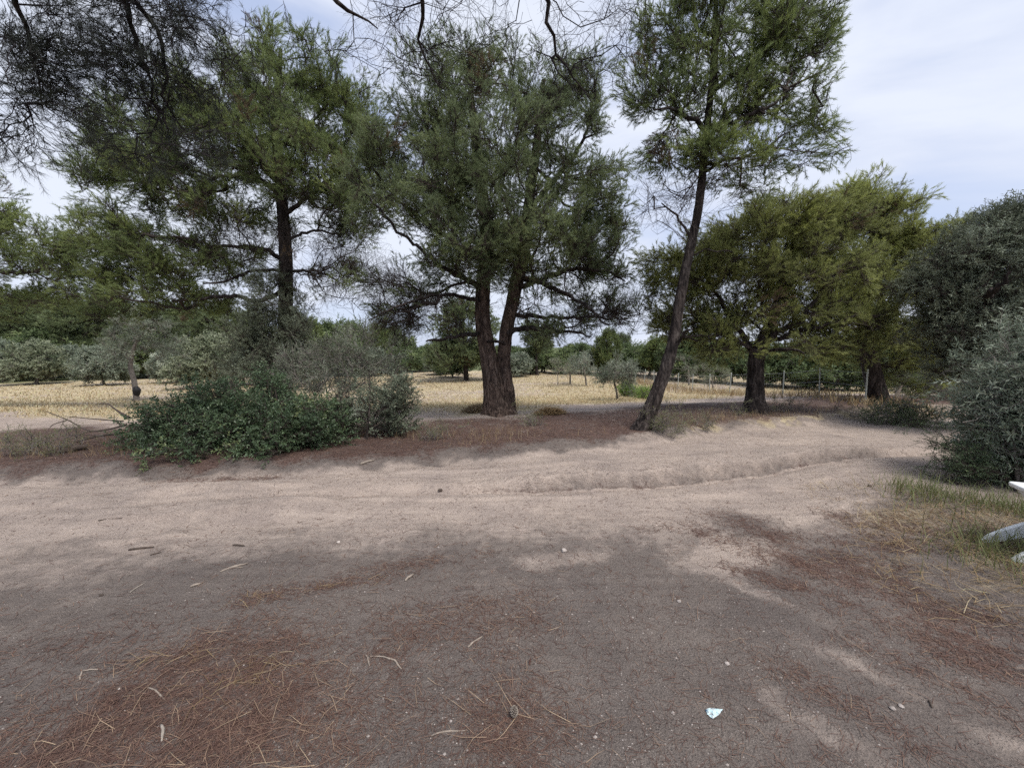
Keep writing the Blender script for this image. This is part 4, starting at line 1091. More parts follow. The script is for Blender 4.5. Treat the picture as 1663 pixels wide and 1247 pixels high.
# weeds on the verge
WEED = temps_for("weed", 4, leaf="leaf", nsh=10, n=6, nl=0.028, w=0.007, length=0.35, width=0.09, shoot_len=0.10, twig_r=0.0018, spread=0.9)
for px, py, w_, h_, na, lab in ((1088, 705, 30, 26, 26, "grey-green weed clump at the foot of the leaning pine"), (1147, 697, 22, 16, 14, "pale weed tuft on the bank between the leaning pine and the low-crowned pine"), (700, 715, 22, 14, 10, "sparse yellowish weed tuft on the bank near the loose grey-green shrub"),
                                (1195, 675, 16, 10, 8, "small weed tuft beside the trunk of the low-crowned pine"), (1262, 668, 14, 14, 7, "thin dry weed between the low-crowned pine and the fence"), (1292, 665, 16, 14, 9, "green weed tuft in the sandy field in front of the wire fence"),
                                (1360, 668, 12, 8, 6, "low weed tuft at the field edge by the pine at the bend"), (60, 735, 60, 26, 22, "patch of yellow-green weeds on the bank at the left edge"), (870, 690, 30, 10, 8, "thin weeds in front of the double pine")):
    g_ = G(px, py)
    k = g_[1] / F_PX
    tops = [(px + rng.uniform(-0.7, 0.7) * w_, py - h_ * rng.uniform(0.6, 1.2), g_[1]) for _ in range(5)]
    b0, stm = stems_from(px, py, tops, 0.005)
    bl = [(g_ + np.array([0, 0, h_ * 0.7 * k]), (w_ * k, w_ * k * 0.8, h_ * 0.75 * k), na, 1.0, 0.0)]
    plant("weed_tuft", lab, "weed", stm, [], bl, b0, temps=WEED, mat="weed", twig="twig_grey", bark="twig_grey", sides=4, r0=0.0015, rmax=0.004, up=0.9, rnd=0.4, seg=0.15, tint=0.5, tvar=0.2, more=1.2, path_w=0.1, flare=0, trunk_name="stem")

# --- young olives in the field
for px, py, tp, crown, mt, lab in (
        (222, 652, [(218, 620, 11), (212, 595, 10), (216, 570, 8), (226, 545, 4)], [(215, 560, 40, 28, 22), (250, 545, 45, 30, 22), (190, 560, 30, 26, 12), (270, 570, 30, 22, 10), (225, 525, 40, 22, 14)], "olive", "young olive tree with a black collar low on its trunk"),
        (906, 628, [(906, 615, 2.2), (905, 605, 2)], [(905, 596, 16, 14, 16)], "olive_pale", "small pale olive sapling on a thin stem in the field, right of the double pine"),
        (926, 624, [(926, 612, 4), (925, 600, 3)], [(928, 594, 18, 18, 18)], "olive", "bushy young olive beside the pale sapling in the field"),
        (952, 627, [(951, 614, 4), (948, 600, 3)], [(945, 592, 22, 18, 20)], "olive", "young olive with a short trunk between the bushy olive and the bent olive"),
        (1003, 650, [(1001, 635, 5), (998, 620, 4), (1002, 605, 3)], [(1002, 600, 24, 22, 22), (985, 612, 18, 14, 9), (1020, 608, 16, 18, 9)], "olive", "young olive with a bent trunk beside the bright green plants"),
        (1119, 626, [(1119, 612, 4), (1118, 600, 3)], [(1118, 592, 28, 18, 18)], "olive_dark", "dark young olive in front of the fence, just right of the leaning pine"),
        (1158, 634, [(1157, 620, 3), (1156, 608, 2)], [(1155, 606, 28, 16, 18)], "olive_pale", "silvery bushy olive in front of the fence, left of the low-crowned pine"),
        (38, 606, [(37, 596, 3), (36, 585, 2.5)], [(36, 572, 34, 14, 16)], "olive_pale", "pale olive with two thin stems at the far left of the field")):
    g_ = G(px, py)
    D_ = g_[1]
    st = ([g_] + [P(a, b, D_) for a, b, _ in tp], [tp[0][2] * 0.36 * D_ / F_PX] + [c * 0.32 * D_ / F_PX for _, _, c in tp])
    plant("olive_tree", lab, "tree", [st], [], BL(D_, crown, 30, 1.0), g_, "young olives in the field", temps=OLIVE, mat=mt, twig="twig_grey", bark="olive_bark" if px != 222 else "twig_grey", sides=10, trunk_step=0.06, anchor_from=0.55, anchor_step=0.1, r0=0.004, rmax=0.02, up=0.4, rnd=0.5, seg=0.25, tint=0.5, tvar=0.18, more=0.6, path_w=0.15, flare=0.2, size=0.85)
g_ = G(222, 652)
Vv, q = tube(*resample(np.array([P(222, 642, g_[1]), P(222, 634, g_[1]), P(220, 628, g_[1])]), [0.10, 0.15, 0.09], 0.03), 14)
c_ = P(222, 635, g_[1])
link("trunk_collar", mesh_np("trunk_collar", Vv - c_, [q], M["black"], True), None, "black collar wrapped round the trunk of the young olive at left", "collar", loc=tuple(c_))
for px, py, items, lab in ((1018, 645, [(1015, 632, 12, 9, 14), (1028, 634, 12, 9, 14)], "bright green leafy plant at the foot of the bent young olive"), (1047, 648, [(1046, 641, 9, 8, 10)], "smaller bright green plant between the bent olive and the leaning pine"), (130, 602, [(128, 586, 18, 12, 20)], "bright green bush among the olives on the left side of the field")):
    g_ = G(px, py); D_ = g_[1]
    b0, stm = stems_from(px, py, [(it[0], it[1], D_) for it in items] * 2, 0.012)
    plant("green_shrub", lab, "plant", stm, [], BL(D_, items, 20, 1.0), b0, temps=OLIVE, mat="bright", twig="twig_grey", bark="twig_grey", sides=5, r0=0.003, rmax=0.01, up=0.4, rnd=0.6, seg=0.2, tint=0.5, more=1.5, path_w=0.1, flare=0, size=0.7, trunk_name="stem")

# ------------------------------------------------------------------ background trees: a few kinds, copied
FARP = temps_for("far_pine", 4, leaf="needle", nsh=20, n=14, nl=0.22, w=0.035, length=1.0, width=0.5, shoot_len=0.3, twig_r=0.006)
FARO = temps_for("far_leaf", 4, leaf="leaf", nsh=16, n=9, nl=0.15, w=0.06, length=0.7, width=0.4, shoot_len=0.3, twig_r=0.005, spread=1.1)


def copy_thing(src, loc, rotz, scale, label, group):
    c = src.copy(); COL.objects.link(c)
    c.location, c.rotation_euler, c.scale = loc, (0, 0, rotz), scale
    c["label"] = label
    if group: c["group"] = group
    for ch in src.children:
        k = ch.copy(); COL.objects.link(k); k.parent = c
    return c


def far_kind(kind, mat):
    """a tree about 8 m (pines) or 3 m (shrubs) high, standing far away at first"""
    X0 = np.array([0.0, 58.0, float(H(0.0, 58.0))])
    if kind == "round":
        st = ([X0, X0 + [0.1, 0, 2.5], X0 + [0.2, 0, 5.5], X0 + [0.1, 0, 7.0]], [0.22, 0.18, 0.1, 0.04])
        bl = [(X0 + [0, 0, 4.6], (2.9, 2.9, 3.0), 150), (X0 + [1.2, 0.5, 2.6], (2.2, 2.0, 1.3), 50), (X0 + [-1.2, -0.5, 2.4], (2.0, 2.0, 1.2), 50), (X0 + [0.4, 0, 7.0], (1.4, 1.4, 0.9), 26)]
        return plant("pine_tree", "x", "tree", [st], [], bl, X0, temps=FARP, mat=mat, twig="twig", bark="bark_dark", sides=8, anchor_from=0.3, anchor_step=0.3, r0=0.012, up=0.4, tint=0.4, more=0.4, trunk_step=0.3, seg=0.8)
    if kind == "tall":
        st = ([X0, X0 + [0.2, 0, 3.0], X0 + [-0.1, 0, 6.5], X0 + [0.1, 0, 7.6]], [0.2, 0.16, 0.09, 0.04])
        bl = [(X0 + [0, 0, 6.6], (2.0, 2.0, 1.3), 60), (X0 + [1.2, 0, 5.2], (1.3, 1.5, 0.8), 24), (X0 + [-1.4, 0.3, 4.8], (1.3, 1.5, 0.8), 24), (X0 + [0.8, 0, 3.6], (1.4, 1.4, 0.6), 14)]
        return plant("pine_tree", "x", "tree", [st], [], bl, X0, temps=FARP, mat=mat, twig="twig", bark="bark_dark", sides=8, anchor_from=0.35, anchor_step=0.3, r0=0.012, up=0.4, tint=0.45, more=0.4, trunk_step=0.3, seg=0.8)
    st = ([X0, X0 + [0.1, 0, 0.8], X0 + [0.1, 0.1, 1.8]], [0.09, 0.07, 0.03])
    bl = [(X0 + [0, 0, 1.7], (1.5, 1.5, 1.0), 60), (X0 + [0.8, 0, 1.1], (1.1, 1.2, 0.7), 26), (X0 + [-0.8, 0.2, 1.2], (1.1, 1.2, 0.8), 26), (X0 + [0.2, 0, 2.5], (0.8, 0.8, 0.5), 14)]
    return plant("olive_tree" if kind == "olive" else "bushy_tree", "x", "tree" if kind == "olive" else "bush", [st], [], bl, X0, temps=FARO, mat=mat, twig="twig_grey", bark="olive_bark", sides=7, anchor_from=0.3, anchor_step=0.2, r0=0.006, up=0.5, rnd=0.5, tint=0.5, tvar=0.15, more=0.6, trunk_step=0.2, seg=0.5)


KINDS = {"round": far_kind("round", "needle_dark"), "round2": far_kind("round", "needle"), "tall": far_kind("tall", "needle_dark"), "olive": far_kind("olive", "olive_pale"), "oliveg": far_kind("olive", "olive"), "scrub": far_kind("bush", "scrub")}
UNIT_H = {"round": 8.0, "round2": 8.0, "tall": 8.2, "olive": 3.1, "oliveg": 3.1, "scrub": 3.1}
used = set()


def far_thing(kind, px, top, d, wide, label, group):
    p = P(px, 580, d)
    z = float(H(p[0], p[1]))
    h = CAM_H + ray(px, top)[2] / ray(px, top)[1] * d - z
    s = h / UNIT_H[kind]
    loc, rz, sc = (p[0], p[1], z), rng.uniform(0, 6.28), (s * wide, s * wide, s)
    if kind not in used:
        used.add(kind)
        o = KINDS[kind]; o.location, o.rotation_euler, o.scale = loc, (0, 0, rz), sc
        o["label"] = label; o["group"] = group
    else:
        copy_thing(KINDS[kind], loc, rz, sc, label, group)


ORD = "first second third fourth fifth sixth seventh eighth ninth tenth eleventh twelfth thirteenth fourteenth fifteenth sixteenth".split()


def row(items, label, group, wide):
    """a row of background plants, told apart by their order from the left"""
    for i, it in enumerate(sorted(items)):
        px, top, d_, k = it[:4]
        far_thing(k, px, top, d_, it[4] if len(it) > 4 else wide, label[k] % ORD[sum(1 for q in sorted(items)[:i] if label[q[3]] == label[k])] if isinstance(label, dict) else label % ORD[i], group)


far_thing("round", 757, 482, 30, 1.1, "big dark rounded pine across the field, just left of the double pine's trunk", "pines beyond the field")
far_thing("tall", 872, 520, 36, 1.2, "thin-trunked umbrella pine across the field, right of the double pine", "pines beyond the field")
far_thing("round2", 985, 532, 36, 0.8, "upright pine across the field, above the bent young olive", "pines beyond the field")
far_thing("tall", 1010, 540, 40, 0.9, "slim pine across the field, left of the leaning pine", "pines beyond the field")
far_thing("round2", 880, 545, 42, 1.0, "green pine under the umbrella pine across the field", "pines beyond the field")
row([(-40, 450, 36, "round2"), (30, 470, 34, "round"), (85, 478, 38, "round2"), (140, 482, 35, "round"), (195, 478, 40, "round2"), (250, 488, 37, "round"), (305, 492, 40, "round2"), (350, 488, 36, "round"), (400, 505, 40, "round2")],
    "dark pine in the wood behind the left side of the field, %s from the left", "pines of the wood at left", 1.1)
row([(495, 515, 34, "round2"), (545, 525, 36, "scrub"), (580, 528, 40, "scrub"), (612, 522, 40, "round2"), (645, 535, 44, "scrub")], "light green tree across the field behind the feathery saplings, %s from left", "trees behind the saplings", 0.9)
row([(2, 552, 29, "oliveg", 0.9), (55, 556, 27, "olive", 1.0), (112, 560, 31, "oliveg", 0.9), (165, 562, 26, "oliveg", 0.9), (205, 552, 33, "olive", 1.0), (285, 556, 28, "oliveg", 0.85), (335, 545, 24, "olive", 0.95), (392, 541, 26, "olive", 0.8), (430, 560, 27, "oliveg", 0.8), (80, 540, 33, "scrub"), (20, 540, 34, "scrub"), (240, 545, 33, "scrub")],
    {"olive": "pale silvery bush at the far left field edge, %s pale one from left", "oliveg": "grey-green bush at the far left field edge, %s grey-green one from left", "scrub": "green bush behind the silvery bushes, %s green one from the left"}, "bushes along the far left edge of the field", 1.15)
row([(560, 562, 38, "scrub"), (600, 564, 36, "oliveg"), (632, 566, 40, "scrub"), (662, 566, 42, "scrub"), (690, 564, 44, "scrub"), (715, 570, 38, "oliveg"), (735, 575, 34, "scrub"), (840, 572, 34, "oliveg"), (858, 568, 38, "scrub"), (885, 566, 40, "scrub"), (915, 568, 38, "scrub"), (945, 560, 40, "scrub"), (970, 565, 38, "oliveg"), (1025, 560, 38, "scrub"), (1055, 558, 36, "scrub")],
    {"oliveg": "grey-green bush in the hedge across the field, %s grey-green one from left", "scrub": "green bush in the hedge across the field, %s green one from left"}, "bushes along the far side of the field", 1.2)
row([(1070, 545, 33, "round2"), (1110, 548, 31, "scrub"), (1150, 556, 29, "scrub"), (1190, 552, 28, "round2"), (1240, 560, 26, "scrub"), (1275, 566, 25, "scrub"), (1310, 560, 24, "scrub"), (1345, 568, 23, "scrub"), (1380, 560, 22, "scrub"), (1425, 560, 21, "scrub"), (1470, 555, 20, "scrub"), (1520, 540, 20, "round2"), (1590, 520, 20, "round2")],
    "dark green bush behind the wire fence, %s from the left", "bushes behind the wire fence", 1.25)
row([(540 + i * 38 + rng.uniform(-12, 12), rng.uniform(556, 565), rng.uniform(60, 95), ("scrub", "round2", "scrub")[i % 3]) for i in range(15)],
    "distant tree in the low wood beyond the hedge, %s from the left", "distant trees beyond the field", 1.3)

# ------------------------------------------------------------------ wire fence
fa, fb = G(1405, 654), G(1032, 619.5)
fl = np.linalg.norm((fb - fa)[:2])
fence = link("wire_fence", None, None, "low wire fence on pale metal posts at the far right side of the field", "fence", loc=tuple(fa))
nposts = 12
pv, pf = tube(*resample(np.array([[0, 0, -0.2], [0, 0, 0.5], [0, 0, 0.98], [0, 0, 1.0]]), [0.021, 0.021, 0.021, 0.01], 0.2), 8)
post_me = mesh_np("post", pv, [pf], M["zinc"], True)
tops = []
for i in range(nposts):
    t = i / (nposts - 1)
    q = fa + (fb - fa) * t
    z = float(H(q[0], q[1]))
    o = link("post", post_me, fence, loc=(q[0] - fa[0], q[1] - fa[1], z - fa[2]))
    o.rotation_euler = (rng.normal(0, 0.02), rng.normal(0, 0.02), 0)
    tops.append(np.array([q[0] - fa[0], q[1] - fa[1], z - fa[2]]))
tops = np.array(tops)
for hz in (0.12, 0.5, 0.92):
    pts = np.array([[p + np.array([0, 0.03, hz]), (p + q) / 2 + np.array([0, 0.03, hz - 0.015])] for p, q in zip(tops[:-1], np.roll(tops, -1, 0)[:-1])]).reshape(-1, 3)
    V, q = tube(pts, np.full(len(pts), 0.004), 4)
    link("wire", mesh_np("wire", V, [q], M["wire"], True), fence)
pa, pb, net = [], [], []
for p, q in zip(tops[:-1], tops[1:]):
    for t in np.arange(0, 1, 0.075):
        b = p + (q - p) * t + np.array([0, 0.03, 0])
        pa.append(b + [0, 0, 0.05]); pb.append(b + [0, 0, 0.92])
    for hz in np.arange(0.05, 0.9, 0.12):
        pa.append(p + [0, 0.03, hz]); pb.append(q + [0, 0.03, hz])
V, q = frustums(np.array(pa), np.array(pb), np.full(len(pa), 0.0016), np.full(len(pa), 0.0016), 3)
link("netting", mesh_np("netting", V, [q], M["wire"]), fence, kind="stuff")

# two stub posts at far left, pale pole by the pine at the bend


def rod(name, pts, rads, mat, label, cat, k=8, group=None, step=0.03, rough=0.0):
    pts = np.asarray(pts, float)
    a, r = resample(pts, rads, step)
    if rough: a = a + rng.normal(0, rough, a.shape); r = r * rng.uniform(0.85, 1.15, len(r))
    V, q = tube(a - pts[0], r, k)
    n_ = len(a)
    caps = [np.arange(k)[None, ::-1], (np.arange(k) + (n_ - 1) * k)[None, :]]
    return link(name, mesh_np(name, V, [q] + caps, mat, True), None, label, cat, group, loc=tuple(pts[0]))


g_ = G(25, 607)
rod("stub_post", [g_ - [0, 0, 0.1], g_ + [0, 0, 0.25], g_ + [0.01, 0, 0.5]], [0.05, 0.05, 0.045], M["wood_grey"], "short grey stub post standing in the field at far left", "post")
g_ = np.append(P(1452, 660, 12.6)[:2], float(H(*P(1452, 660, 12.6)[:2])))
rod("pale_pole", [P(1449, 655, 12.4), P(1458, 638, 12.5), P(1466, 624, 12.6)], [0.05, 0.06, 0.012], M["wood_pale"], "pale slanting pole beside the pine at the bend", "pole")

# ------------------------------------------------------------------ white folding table at the right edge
foot = G(1609, 880)
cor = P(1633, 780, foot[1] + 0.10)
TAB_A, W_, D_ = R(-25), 0.86, 0.62
tab_o = cor - np.array([-math.sin(TAB_A) * D_, math.cos(TAB_A) * D_, 0])
tab = link("folding_table", None, None, "white plastic folding table with curved crossed legs, cut off by the right edge", "table", loc=(tab_o[0], tab_o[1], foot[2]))
tab.rotation_euler = (0, 0, TAB_A)
th = cor[2] - foot[2]


def slab_outline(w, d_, r, seg=6):
    pts = []
    for cx, cy, a0 in ((w - r, d_ - r, 0), (r, d_ - r, 90), (r, r, 180), (w - r, r, 270)):
        for i in range(seg + 1):
            a = R(a0 + 90 * i / seg); pts.append((cx + r * math.cos(a), cy + r * math.sin(a)))
    return np.array(pts)


def stack(rings):
    """rings of equal length -> closed solid"""
    k = len(rings[0]); V = np.concatenate(rings)
    Fq = []
    for i in range(len(rings) - 1):
        a = np.arange(k) + i * k; b = np.roll(np.arange(k), -1) + i * k
        Fq.append(np.stack([a, b, b + k, a + k], -1))
    return V, [np.concatenate(Fq), np.arange(k)[None, ::-1], (np.arange(k) + (len(rings) - 1) * k)[None, :]]


rings = []
for z, inset in ((-0.040, 0.012), (-0.030, 0.002), (-0.008, 0.0), (-0.002, 0.004), (0.0, 0.012)):
    o = slab_outline(W_ - 2 * inset, D_ - 2 * inset, 0.05 - inset) + inset
    rings.append(np.column_stack([o[:, 0], o[:, 1], np.full(len(o), th + z)]))
V, f = stack(rings)
o_ = link("table_top", mesh_np("table_top", V, f, M["white_plastic"], False), tab)
rings = []
for z, inset in ((-0.115, 0.075), (-0.0385, 0.03)):
    o = slab_outline(W_ - 2 * inset, D_ - 2 * inset, 0.03) + inset
    rings.append(np.column_stack([o[:, 0], o[:, 1], np.full(len(o), th + z)]))
V, f = stack(rings)
link("apron", mesh_np("apron", V, f, M["white_plastic"], False), tab)


def blade(x0, z0, x1, z1, bow, y, thick=0.035):
    """curved leg blade in the XZ plane, pointed at the foot"""
    n_ = 22
    t = np.linspace(0, 1, n_)
    cx = x0 + (x1 - x0) * t; cz = z0 + (z1 - z0) * t
    nx, nz = -(z1 - z0), (x1 - x0); L = math.hypot(nx, nz); nx, nz = nx / L, nz / L
    b = bow * 4 * t * (1 - t)
    cx, cz = cx + nx * b, cz + nz * b
    hw = 0.012 + 0.052 * np.sqrt(np.clip(t / 0.3, 0, 1)) - 0.015 * t
    up_ = np.column_stack([cx + nx * hw, cz + nz * hw]); dn = np.column_stack([cx - nx * hw, cz - nz * hw])
    out = np.concatenate([up_, dn[::-1]])
    bev = np.concatenate([up_ - np.array([nx, nz]) * 0.006, (dn + np.array([nx, nz]) * 0.006)[::-1]])
    rr = [np.column_stack([bev[:, 0], np.full(len(out), y), bev[:, 1]]), np.column_stack([out[:, 0], np.full(len(out), y + 0.006), out[:, 1]]),
          np.column_stack([out[:, 0], np.full(len(out), y + thick - 0.006), out[:, 1]]), np.column_stack([bev[:, 0], np.full(len(out), y + thick), bev[:, 1]])]
    return stack(rr)


fx = -0.19
for y0, flip in ((0.08, False), (0.125, True), (0.43, False), (0.475, True)):
    if flip: V, f = blade(W_ - fx, 0.0, 0.10, th - 0.10, -0.05, y0)
    else: V, f = blade(fx, 0.0, W_ - 0.10, th - 0.10, 0.05, y0)
    link("leg", mesh_np("leg", V, f, M["white_plastic"], False), tab)

# ------------------------------------------------------------------ things lying on the ground


def stick(px, py, qx, qy, w_px, mat, label, bend=0.05, fork=None):
    a, b = G(px, py), G(qx, qy)
    w = w_px * 0.38 * (a[1] + b[1]) / 2 / F_PX
    L = np.linalg.norm(b - a)
    n_ = np.array([-(b - a)[1], (b - a)[0], 0]) / max(L, 1e-6)
    m1 = a * 0.66 + b * 0.34 + n_ * bend * L; m2 = a * 0.33 + b * 0.67 + n_ * bend * 0.4 * L
    up_ = np.array([0, 0, w * 0.8])
    o = rod("stick", [a + up_, m1 + up_ * 1.3, m2 + up_ * 1.2, b + up_], [w * 0.8, w, w * 0.9, w * 0.45], mat, label, "stick", 7, "sticks lying on the ground", 0.03, w * 0.12)
    if fork:
        c = G(*fork)
        V, q = tube(*resample(np.array([m1 + up_ * 1.3, (m1 + c) / 2 + up_ * 1.5 + n_ * 0.01, c + up_ * 0.7]) - (a + up_), [w * 0.7, w * 0.6, w * 0.3], 0.03), 6)
        link("side_twig", mesh_np("side_twig", V, [q], mat, True), o)


for a in ((209, 894, 250, 889, 4.5, "wood_dark", "dark straight stick on the pale track at left"), (358, 929, 402, 915, 4, "wood_pale", "pale forked stick at the edge of the dark earth, left of centre", 0.06, (395, 922)), (211, 963, 235, 947, 3, "wood_grey", "thin grey curved twig left of the pale chip"),
          (309, 954, 326, 948, 5, "wood_pale", "short pale wood chip between the curved twig and the forked stick"), (658, 944, 672, 933, 5, "wood_pale", "short pale stick above the middle of the foreground"), (760, 1052, 783, 1034, 4.5, "wood_pale", "straight pale stick in the middle of the foreground"),
          (630, 1070, 652, 1087, 4.5, "wood_pale", "pale crooked stick left of the straight pale stick", 0.12, (600, 1066)), (594, 1064, 600, 1082, 4, "wood_pale", "stubby pale twig just left of the crooked stick"), (240, 1117, 268, 1137, 4, "wood_pale", "bleached stick among the fallen needles at lower left"),
          (700, 1195, 760, 1186, 4, "wood_pale", "long thin pale twig near the bottom edge, left of the pine cone"), (378, 886, 398, 887, 4, "wood_dark", "small dark twig on the pale track below the dense bush"), (244, 902, 262, 897, 3, "wood_dark", "tiny dark twig under the dark straight stick"),
          (160, 846, 198, 842, 3, "wood_dark", "thin dark twig on the sandy track at far left"), (585, 755, 608, 748, 5, "wood_pale", "pale stick on the needle bank beside the dense bush"), (860, 1080, 862, 1070, 4, "fallen", "short orange twig right of the straight pale stick"),
          (130, 1105, 134, 1090, 4, "wood_pale", "upright-looking pale twig in the needle litter at far left"), (134, 1090, 166, 1087, 3, "wood_pale", "pale twig lying behind the needle litter at far left"), (262, 1178, 263, 1205, 6, "wood_grey", "thick broken grey stick in the needle litter at lower left"),
          (1508, 1138, 1514, 1150, 5, "wood_dark", "short dark curled twig on the grey earth at lower right")):
    stick(a[0], a[1], a[2], a[3], a[4], M[a[5]], a[6], *(a[7:]))

# dead branches left of the bush
db = link("dead_branch", None, None, "bare dead branches lying on the bank left of the dense bush", "branch", loc=tuple(G(190, 705)))
o0 = np.array(db.location)
for pts, w in (([(195, 704, 6.4), (160, 708, 6.5), (125, 718, 6.5), (118, 720, 6.5)], 4), ([(205, 690, 6.6), (150, 700, 6.7), (110, 682, 6.9), (75, 668, 7.0)], 3), ([(200, 684, 6.7), (150, 680, 6.9), (105, 676, 7.0)], 2.4), ([(210, 678, 6.6), (192, 668, 6.7), (178, 657, 6.8)], 4.5),
               ([(110, 682, 6.9), (85, 690, 6.9), (78, 700, 6.8)], 2), ([(150, 700, 6.7), (128, 706, 6.6), (122, 712, 6.5)], 2), ([(178, 657, 6.8), (165, 655, 6.9), (155, 657, 6.9)], 2), ([(160, 708, 6.5), (140, 706, 6.5), (120, 708, 6.4)], 2)):
    p = np.array([P(*q) for q in pts])
    p[:, 2] = np.maximum(p[:, 2], H(p[:, 0], p[:, 1]) + 0.012)
    V, q = tube(*resample(p - o0, np.linspace(1, 0.35, len(p)) * w * 0.5 * 6.6 / F_PX, 0.06), 6)
    link("twig", mesh_np("twig", V, [q], M["wood_dark"], True), db)
a, b = G(98, 736), G(144, 730)
rod("log", [a + [0, 0, 0.035], (a + b) / 2 + [0, 0.02, 0.045], b + [0, 0, 0.05]], [0.045, 0.05, 0.035], M["wood_dark"], "short dark log on the bank left of the dense bush", "log", 10, None, 0.05, 0.005)

# pine cone
g_ = G(835, 1165)
cone = link("pine_cone", None, None, "single dark pine cone lying upright near the bottom centre", "pine cone", loc=tuple(g_))
V, q = tube(*resample(np.array([[0, 0, 0.0], [0, 0, 0.015], [0.002, 0, 0.035], [0.004, 0, 0.052], [0.005, 0, 0.06]]), [0.006, 0.013, 0.014, 0.007, 0.001], 0.004), 10)
link("core", mesh_np("core", V, [q], M["wood_dark"], True), cone)
Vs, Fs = [], []
for i in range(70):
    t = (i + 0.5) / 70; a = i * 2.39996
    r = 0.019 * math.sin(math.pi * (0.12 + 0.85 * t)) ** 0.7
    z = 0.004 + 0.052 * t
    c = np.array([math.cos(a), math.sin(a), 0]); u = np.array([-math.sin(a), math.cos(a), 0]); k = len(Vs)
    Vs += [c * r * 0.5 + [0, 0, z], c * r + u * 0.005 + [0, 0, z + 0.004], c * r * 1.08 + [0, 0, z + 0.007], c * r - u * 0.005 + [0, 0, z + 0.004], c * r * 0.95 + [0, 0, z + 0.0085]]
    Fs += [(k, k + 1, k + 2), (k, k + 2, k + 3), (k, k + 4, k + 1), (k, k + 3, k + 4), (k + 1, k + 4, k + 2), (k + 2, k + 4, k + 3)]
link("scales", mesh_np("scales", np.array(Vs), [np.array(Fs)], M["wood_grey"]), cone, kind="stuff")

# scrap of printed paper
pm, n, l, b, out = new_mat("printed_paper")
tc = n.new("ShaderNodeTexCoord")
t1 = noise(n, l, tc.outputs["Object"], 38, 2, 0.5, 1.0)
r_ = ramp(n, [(0.0, (0.50, 0.57, 0.57)), (0.36, (0.45, 0.66, 0.70)), (0.44, (0.48, 0.55, 0.55)), (0.56, (0.05, 0.09, 0.14)), (0.62, (0.40, 0.62, 0.68))], 'CONSTANT')
l.new(t1.outputs["Fac"], r_.inputs["Fac"]); l.new(r_.outputs["Color"], b.inputs["Base Color"]); b.inputs["Roughness"].default_value = 0.5
g_ = G(1158, 1158)
out_px = [(1145, 1153), (1152, 1150), (1174, 1152), (1168, 1161), (1157, 1168), (1149, 1161)]
ring = np.array([G(x, y) for x, y in out_px]) - g_
cen = ring.mean(0)
Vp = np.concatenate([ring + [0, 0, 0.004], [cen + [0, 0, 0.016]], (ring + cen) / 2 + np.column_stack([np.zeros(6), np.zeros(6), [0.014, 0.004, 0.012, 0.006, 0.013, 0.005]])])
Fp = []
for i in range(6):
    j = (i + 1) % 6
    Fp += [(i, j, 7 + j), (i, 7 + j, 7 + i), (7 + i, 7 + j, 6)]
link("paper_scrap", mesh_np("paper_scrap", Vp, [np.array(Fp)], pm), None, "crumpled scrap of pale blue printed paper on the grey earth", "paper", loc=tuple(g_))


def rock_mesh(seed, n_=9, m=6):
    th_, ph = np.meshgrid(np.arange(n_) * 2 * np.pi / n_, np.linspace(0.25, np.pi - 0.25, m))
    v = np.stack([np.cos(th_) * np.sin(ph), np.sin(th_) * np.sin(ph), 0.65 * np.cos(ph)], -1).reshape(-1, 3)
    r2 = np.random.default_rng(seed)
    v = v * r2.uniform(0.8, 1.15, (len(v), 1))
    return stack([v[i * n_:(i + 1) * n_] for i in range(m)][::-1])


RK = [rock_mesh(i) for i in range(4)]
for i, (px, py, w, lab) in enumerate(((1449, 1151, 9, "white pebble, left of a pair on the grey earth at lower right"), (1463, 1147, 9, "white pebble, right of a pair on the grey earth at lower right"), (1181, 1078, 8, "single white pebble above the paper scrap"), (916, 895, 10, "grey stone in the middle of the track"),
                                      (715, 797, 8, "small dark stone by the rut in front of the double pine"), (550, 881, 6, "small pale stone on the track below the dense bush"), (1103, 977, 7, "pale stone on the grey earth right of centre"), (165, 967, 6, "pale pebble at the left edge of the dark earth"), (1412, 790, 6, "small dark stone on the track near the right verge"))):
    g_ = G(px, py); s_ = w * 0.5 * g_[1] / F_PX
    V, f = RK[i % 4]
    link("pebble", mesh_np("pebble", V * s_ + [0, 0, s_ * 0.35], f, M["wood_dark"] if "dark" in lab.split("stone")[0] else M["stone"], False), None, lab, "stone", "stones on the ground", loc=tuple(g_))

# ------------------------------------------------------------------ ground cover too fine to count


def scatter(n_, r_lo, r_hi, half_deg, dens, power=1.0):
    """points on the ground in front, denser near the viewer, kept with probability dens(x, y)"""
    r = np.exp(rng.uniform(math.log(r_lo), math.log(r_hi), n_)) if power == 1.0 else (rng.uniform(r_lo ** power, r_hi ** power, n_)) ** (1 / power)
    a = rng.uniform(-R(half_deg), R(half_deg), n_)
    x, y = np.sin(a) * r, np.cos(a) * r
    k = rng.uniform(size=n_) < dens(x, y)
    x, y = x[k], y[k]
    return x, y, H(x, y)


